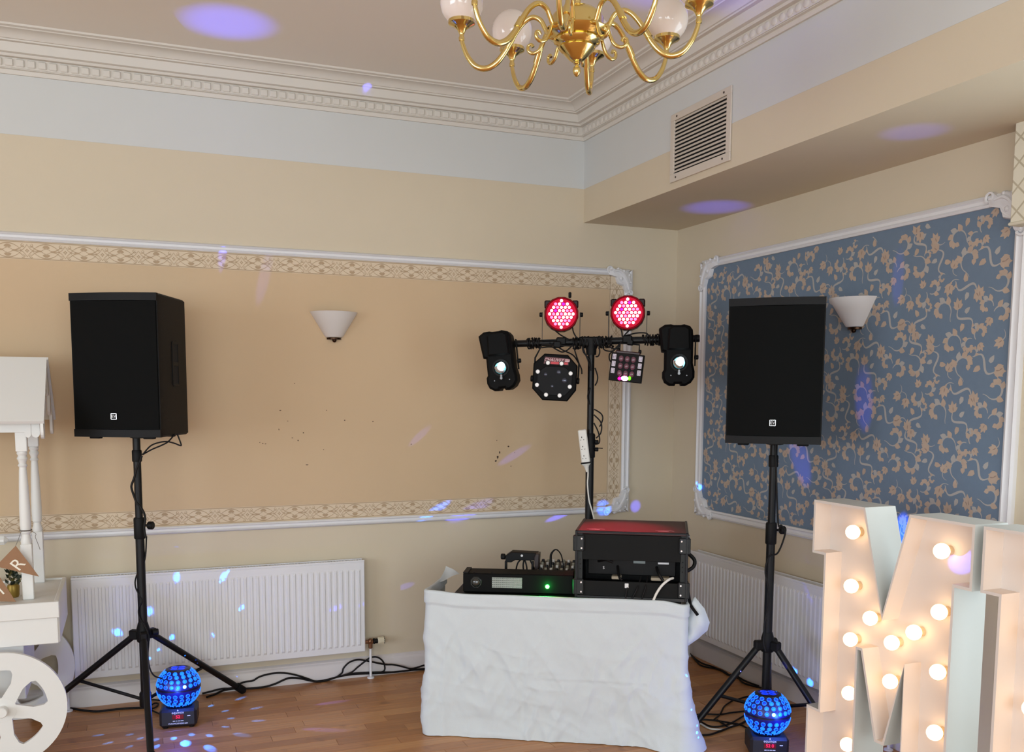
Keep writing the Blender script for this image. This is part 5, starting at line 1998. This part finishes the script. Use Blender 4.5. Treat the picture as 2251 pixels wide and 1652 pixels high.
Mo = [(0, 1.207), (.28, 1.207), (.388, .827), (.495, 1.207), (.772, 1.207), (.772, .988), (.703, .988), (.703, .37), (.772, .37), (.772, 0), (.503, 0), (.503, .664),
      (.424, .346), (.377, .346), (.289, .667), (.272, .667), (.277, 0), (0, 0), (0, .37), (.07, .37), (.07, .995), (0, .995)]
mb_ = [(-2.389, 1.099), (-2.392, .89), (-2.499, .788), (-2.4, .682), (-2.611, .722), (-2.712, .785), (-2.816, 1.093), (-2.819, .882), (-2.612, .577), (-2.826, .673), (-2.826, .457),
       (-2.404, .47), (-2.407, .265), (-2.40, .08), (-2.83, .25), (-2.83, .08)]
light_letter(-2.221, [Mo], [(-2.221 - y + .012, z) for y, z in mb_], 'white light-up letter M with warm glowing bulbs beside the blue effect ball')
Ro = [(0, 1.207), (.52, 1.207), (.66, 1.16), (.735, 1.06), (.74, .90), (.68, .76), (.57, .68), (.735, .20), (.80, .20), (.80, 0), (.58, 0), (.40, .60), (.30, .60), (.30, .20), (.37, .20), (.37, 0),
      (0, 0), (0, .20), (.07, .20), (.07, .992), (0, .992)]
Rh = [(.30, 1.01), (.46, 1.01), (.52, .97), (.52, .86), (.46, .80), (.30, .80)]
rb = [(.185, 1.10), (.185, .89), (.178, .66), (.185, .45), (.185, .25), (.185, .09), (.38, 1.11), (.54, 1.09), (.63, .99), (.62, .82), (.51, .70), (.56, .50), (.62, .30), (.68, .10)]
light_letter(-3.026, [Ro, Rh], rb, 'white light-up letter R cut off by the picture edge, next to the letter M')

# ---------------------------------------------------------------- white sweet cart
CX0, CX1, CYF, CYB, CZD = -4.55, -3.552, -.70, -.11, .70
CC = Vector(((CX0 + CX1) / 2, (CYF + CYB) / 2, 0))
t = thing('sweet_cart', 'white wooden sweet cart with roof, turned posts and spoked wheels', 'cart', CC)


def loc_(x, y, z):
    return (x - CC.x, y - CC.y, z)


def pl(x0, x1, y0, y1, z0, z1, nm, bev=.003, m=paintw_m):
    return MB().box(loc_((x0 + x1) / 2, (y0 + y1) / 2, (z0 + z1) / 2), (x1 - x0, y1 - y0, z1 - z0), bev).build(nm, m, t)


pl(CX0, CX1, CYF + .012, CYB - .012, CZD - .016, CZD - .004, 'deck', .001)
pl(CX0, CX1 + .004, CYF - .012, CYF + .012, .632, CZD + .004, 'front_lip')
pl(CX0, CX1 - .004, CYF + .001, CYF + .018, .515, .634, 'front_board')
pl(CX0, CX1, CYB - .018, CYB, .515, CZD + .004, 'back_board')
pl(CX1 - .018, CX1 + .001, CYF + .012, CYB - .018, .515, CZD + .004, 'end_board')
pl(CX0, CX0 + .018, CYF + .012, CYB - .018, .515, CZD + .004, 'end_board')
pl(-3.86, -3.70, -.64, -.20, .26, .51, 'axle_box', .004)
# turned posts
pp = MB()
ph = 1.45 - CZD


def post_mb(H):
    b = MB()
    b.box((0, 0, .125), (.046, .046, .25), .003)
    b.box((0, 0, H - .055), (.046, .046, .11), .003)
    b.lathe([(r_, .25 + (z_ - .25) * (H - .11 - .25) / .392) for r_, z_ in [(.0, .25), (.021, .25), (.023, .262), (.019, .275), (.016, .29), (.021, .298), (.021, .305), (.023, .33), (.0225, .40), (.019, .50), (.016, .56), (.0145, .575), (.020, .583), (.0145, .592),
             (.017, .602), (.0225, .612), (.017, .624), (.0225, .634), (.019, .642), (0, .642)]], 18)
    return b


pr = None
for x, y in ((-3.678, -.565), (-3.665, -.165), (-4.42, -.565), (-4.42, -.165)):
    if pr is None:
        pr = post_mb(ph + .02).build('post', paintw_m, t, ang=30)
        o = pr
    else:
        o = again(pr, t)
    o.location = loc_(x, y, CZD - .004)
# roof: two boards meeting at a ridge, fascia, scalloped end trims
RY, RZ_ = -.38, 1.775
EF, EB, EZ = -.70, -.06, 1.492
for (ye, nm) in ((EF, 'front_roof_board'), (EB, 'rear_roof_board')):
    b = MB()
    nrm_ = Vector((0, -(RZ_ - EZ), (RY - ye))).normalized() * .014 * (1 if ye < RY else -1)
    if nrm_.z < 0:
        nrm_ = -nrm_
    A = [Vector(loc_(x, yy, zz)) for x, yy, zz in ((CX0 - .03, ye, EZ), (CX1 - .024, ye, EZ), (CX1 - .024, RY, RZ_), (CX0 - .03, RY, RZ_))]
    if ye > RY:
        A = [Vector(loc_(x, yy, zz)) for x, yy, zz in ((CX1 - .018, ye, EZ), (CX0 - .03, ye, EZ), (CX0 - .03, RY, RZ_), (CX1 - .018, RY, RZ_))]
    vs = [p - nrm_ for p in A] + [p for p in A]
    b.add(vs, [(3, 2, 1, 0), (4, 5, 6, 7), (0, 1, 5, 4), (1, 2, 6, 5), (2, 3, 7, 6), (3, 0, 4, 7)])
    b.build(nm, paintw_m, t, flat=True)
pl(CX0, -3.655, -.592, -.578, 1.44, 1.505, 'front_fascia', .002)
pl(CX0, -3.655, -.152, -.138, 1.44, 1.505, 'rear_fascia', .002)
sc_ = MB()
tri = [(CX1 - .045, .0)]
nsc = 6
ol = []
sca = MB()
for sgn, ye in ((-1, EF), (1, EB)):
    for i in range(3):
        f0 = (i + .10) / 3.05
        f1 = (i + .92) / 3.05
        y0, y1 = ye + (RY - ye) * f0, ye + (RY - ye) * f1
        zt0, zt1 = EZ + (RZ_ - EZ) * f0 - .012, EZ + (RZ_ - EZ) * f1 - .012
        q = [(y0, zt0), (y1, zt1)]
        ym, zl = (y0 + y1) / 2, min(zt0, zt1) - .065
        pts = [(y0, zt0)] + [(ym - (y1 - y0) / 2 * math.cos(PI * k / 8), zl + .02 - .03 * math.sin(PI * k / 8)) for k in range(9)] + [(y1, zt1)]
        b = MB()
        n = len(pts)
        vs = [loc_(CX1 - .040, a, c) for a, c in pts] + [loc_(CX1 - .028, a, c) for a, c in pts]
        b.add(vs, [tuple(range(n)), tuple(range(2 * n - 1, n - 1, -1))] + [(i2, (i2 + 1) % n, n + (i2 + 1) % n, n + i2) for i2 in range(n)])
        b.build('scalloped_trim', paintw_m, t, flat=True)
for x_, w_ in ((-3.648, .026), (-3.617, .034)):
    b = MB()
    pts = [(-w_ / 2, .07)] + [(-w_ / 2 * math.cos(PI * k / 8), .018 - .02 * math.sin(PI * k / 8)) for k in range(9)] + [(w_ / 2, .07)]
    b.prism(pts[::-1] if False else pts, -.006, .006, Matrix.Translation(loc_(x_, -.60, 1.42)))
    b.build('scalloped_trim', paintw_m, t, flat=True)
pl(-4.0, -3.765, -.44, -.40, .925, .965, 'push_bar', .016)


# spoked wheels cut from board
def wheel(y, cx, cz, R, rot):
    b = MB()
    N = 60
    ri = R * .70
    hub = R * .22
    th = .022
    o_ = []
    for k in range(N):
        a = 2 * PI * k / N
        o_.append((math.cos(a), math.sin(a)))
    vs, fs = [], []
    for yy in (-th / 2, th / 2):
        vs += [(c * R, yy, s_ * R) for c, s_ in o_] + [(c * ri, yy, s_ * ri) for c, s_ in o_]
    for k in range(N):
        j = (k + 1) % N
        fs += [(k, j, N + j, N + k), (2 * N + j, 2 * N + k, 3 * N + k, 3 * N + j), (j, k, 2 * N + k, 2 * N + j), (N + k, N + j, 3 * N + j, 3 * N + k)]
    b.add(vs, fs)
    wo = b.build('wheel_rim', paintw_m, t, ang=30)
    wo.location = loc_(cx, y, cz)
    wo.rotation_euler = (0, rot, 0)
    for k in range(5):
        a = 2 * PI * k / 5
        s_ = MB()
        s_.prism([(hub * .6, -.030), (R * .46, -.026), (ri * .88, -.040), (ri + .006, -.074), (ri + .006, .074), (ri * .88, .040), (R * .46, .026), (hub * .6, .030)], -th / 2 + .0003, th / 2 - .0003, Matrix.Rotation(a, 4, 'Y'))
        s_.build('spoke', paintw_m, wo, flat=True)
    h_ = MB()
    h_.cyl((0, 0, 0), hub, th * 1.02, 24, axis='y', bev=.002)
    h_.cyl((0, -.03, 0), .022, .045, 18, axis='y', bev=.003)
    h_.build('hub', paintw_m, wo)


wheel(-.735, -3.782, .252, .252, .21)
wheel(-.095, -3.782, .252, .252, .62)
MB().tube([loc_(-3.782, -.735, .252), loc_(-3.782, -.095, .252)], .014, 12).build('axle', paintw_m, t)

# brown card bunting with cream letters
t = thing('bunting', 'brown card bunting with cream letters strung from the white cart post', 'bunting', (-3.714, -.63, .948))


def flag(tri, letter, lp, lrot, lsz):
    A = [Vector((x + 3.714, z - .948)) for x, z in tri]
    b = MB()
    b.prism([(p.x, p.y) for p in A], -.0012, .0012)
    f = b.build('flag', kraft_m, t, flat=True)
    text_mb(letter, lsz, .0010, 0, Matrix.Translation((lp[0] + 3.714, -.0022, lp[1] - .948)) @ Matrix.Rotation(lrot, 4, 'Y')).build('flag_letter', cream_m, f)


flag([(-3.714, .948), (-3.795, .862), (-3.628, .805)], 'R', (-3.708, .864), math.radians(-48), .075)
flag([(-3.800, .850), (-3.83, .71), (-3.7235, .700)], 'M', (-3.796, .745), math.radians(-35), .07)
MB().tube([(0, .0, 0), (.012, .012, .03), (.022, .03, .058), (.036, .02, .06)], .0012, 5, smooth=4).build('string', mat('string_grey', (120, 112, 104), .8), t)
MB().tube([(.060, .028, .058), (.078, .036, .044), (.076, .03, .03), (.084, .036, .0), (.092, .04, -.03)], .0012, 5, smooth=4).build('string', mat('string_grey', (120, 112, 104), .8), t)
MB().lathe([(.0245, -.003), (.026, 0), (.0245, .003)], 18, Matrix.Translation((.036, .065, .058))).build('string_knot', mat('string_grey', (120, 112, 104), .8), t)

# posy behind the flags
t = thing('posy_jar', 'small dark green and gold posy on the white cart deck behind the bunting', 'posy', (-3.745, -.50, CZD - .004))
MB().lathe([(0, 0), (.02, 0), (.024, .01), (.026, .05), (.022, .058), (0, .058)], 16).build('pot', mat('pot_gold', (150, 124, 52), .4, .5), t)
gm = [mat('leaf_dark', (44, 54, 38), .5, var=.3, scale=60), mat('leaf_olive', (98, 92, 44), .5, var=.3, scale=60)]
rq = random.Random(3)
lfm = MB()
lfm.add([(0, 0, 0), (.009, 0, .012), (0, .003, .030), (-.009, 0, .012), (0, -.003, .013)], [(0, 1, 4), (1, 2, 4), (2, 3, 4), (3, 0, 4)])
P2 = [lfm.build('leaf', g_, t, flat=True) for g_ in gm]
for q in P2:
    q.location = (0, 0, .055)
for i in range(44):
    o = again(P2[i % 3 == 0], t)
    a = rq.uniform(0, 2 * PI)
    r_ = rq.uniform(.002, .026)
    o.location = (r_ * math.cos(a), r_ * math.sin(a), rq.uniform(.045, .125))
    o.rotation_euler = (rq.uniform(-.9, .9), rq.uniform(-.9, .9), a)

# ---------------------------------------------------------------- quilted pelmet at the window edge
t = thing('curtain_pelmet', 'cream diamond-lattice pelmet at the right edge above the wallpaper panel', 'pelmet', (0, -3.98, 2.27))


def quilt():
    m = bpy.data.materials.new('pelmet_fabric')
    m.use_nodes = True
    nt = m.node_tree
    L = nt.links
    b = nt.nodes['Principled BSDF']
    b.inputs['Roughness'].default_value = .8
    g = nt.nodes.new('ShaderNodeNewGeometry')
    s = nt.nodes.new('ShaderNodeSeparateXYZ')
    L.new(g.outputs['Position'], s.inputs[0])

    def mth(op, a, c=None):
        n = nt.nodes.new('ShaderNodeMath')
        n.operation = op
        for i, v in enumerate((a, c)):
            if v is None:
                continue
            if isinstance(v, (int, float)):
                n.inputs[i].default_value = v
            else:
                L.new(v, n.inputs[i])
        return n.outputs[0]
    x_y = mth('SUBTRACT', s.outputs['X'], s.outputs['Y'])
    u = mth('MULTIPLY', x_y, 11.0)
    w = mth('MULTIPLY', s.outputs['Z'], 11.0)

    def line(e):
        fr = mth('FRACT', e)
        return mth('LESS_THAN', mth('ABSOLUTE', mth('SUBTRACT', fr, .5)), .055)
    k = mth('MAXIMUM', line(mth('ADD', u, w)), line(mth('SUBTRACT', u, w)))
    mx = nt.nodes.new('ShaderNodeMix')
    mx.data_type = 'RGBA'
    mx.inputs[6].default_value = rgb((222, 216, 196))
    mx.inputs[7].default_value = rgb((186, 176, 152))
    L.new(k, mx.inputs[0])
    L.new(mx.outputs[2], b.inputs['Base Color'])
    return m


qm = quilt()
b = MB()
b.box((-.045, 0, .21), (.09, 2.93, .42), .006)
b.build('valance', qm, t)
MB().box((-.046, 0, .004), (.096, 2.94, .012), .004).build('hem', mat('pelmet_hem', (214, 206, 184), .8), t)

# ---------------------------------------------------------------- cables on and around the floor
for k, r, lb in (('standL1', .0035, 'upper black cable loop from the loudspeaker underside to the pole before the tan panel'), ('standL2', .0035, 'straighter black cable from the loudspeaker underside to the pole before the tan panel'),
                 ('standL3', .0055, 'black cable wound down the upper pole of the stand before the tan panel'), ('standL4', .0038, 'thin black cable down the tripod tube to the blue ball under the tan panel'),
                 ('standR', .0042, 'black cable wound down the stand before the blue wallpaper')):
    cable(k, r, lb, group='cables on the speaker stands')
for k, r, lb in (('run1', .0055, 'black cable lying flat on the floor along the back skirting'), ('run2', .005, 'black cable arching in two humps against the back skirting'),
                 ('loop1', .005, 'black cable in a wide arch behind the radiator feed pipe'), ('loop2', .005, 'black cable in a tall loop around the radiator feed pipe'),
                 ('left', .0055, 'black cable on the floor between the cart wheel and the tripod'), ('ballL', .0042, 'black power lead curled beside the blue ball under the tan panel'),
                 ('wallR1', .005, 'longer black cable along the skirting under the wall with blue wallpaper'), ('wallR2', .005, 'lower black cable drooping by the skirting under the blue wallpaper'),
                 ('R1', .0042, 'highest black cable running from the cloth to the blue ball by the letter M'), ('R2', .004, 'black cable rising steeply behind the blue ball by the letter M'),
                 ('R3', .0045, 'black cable running almost straight from the cloth to the ball base by the letter M'), ('R4', .0042, 'black cable sagging between the cloth and the blue ball by the letter M'),
                 ('R5', .005, 'lowest black cable from the cloth hem to the blue ball by the letter M'), ('R6', .0042, 'short black cable crossing the others between cloth and blue ball')):
    cable(k, r, lb, group='black cables on the floor')
cable('Rw', .0045, 'white cable on the floor between the cloth hem and the blue ball', wcable_m)

# ---------------------------------------------------------------- beams thrown by the blue balls, the red wash lights and the scanners
SRC = {'L': BL + Vector((0, 0, .19)), 'R': BR_ + Vector((0, 0, .19))}
for src, tg, rad, e in SPOTS:
    c = SRC[src]
    tg = Vector(tg)
    d = tg - c
    dist = d.length
    p = c + d.normalized() * min(.135, dist * .6)
    dd = (tg - p).length
    nn_ = d.normalized()
    cs = abs(nn_.z) if tg.z < .03 else (abs(nn_.x) if tg.x > -.15 else abs(nn_.y))
    if rad < .021:
        rad, e = rad * 1.18, e * 1.5
    if tg.z > .03:
        rad *= math.sqrt(max(cs, .12))
    I = e * 20.0 * dd * dd / max(cs, .3)
    spot(p, tg, 2 * math.atan(rad * 1.15 / dd), I * 4 * PI, (.01, .13, 1.0) if e >= .5 else (.08, .09, 1.0), .8)
# crown of the left ball on the ceiling, right ball on the soffit
for c, tg, rad, e in ((BL + Vector((0, 0, .305)), (-2.762, -.591, 3.287), .23, .13), (BR_ + Vector((.05, .12, .305)), (-.204, -.722, 2.645), .20, .10), (BR_ + Vector((.02, -.04, .305)), (-.352, -2.28, 2.645), .14, .05),
                      (BL + Vector((.05, -.02, .30)), (-1.05, -1.75, 3.287), .30, .08), (BL + Vector((.05, -.05, .30)), (-.95, -2.05, 3.287), .25, .10)):
    dd = (Vector(tg) - c).length
    spot(c, tg, 2 * math.atan(rad * 1.1 / dd), e * 24 * dd * dd * 4 * PI, (.07, .08, 1.0), .9)
# red wash from the two LED cans, falling on the flight case lid
for x in (-.161, .190):
    p = onbar(x, .14, -.08)
    spot(p, (-1.12, -1.36, 1.0), math.radians(27), 75, (1., .0, .06), .8, .05, 'red_wash')
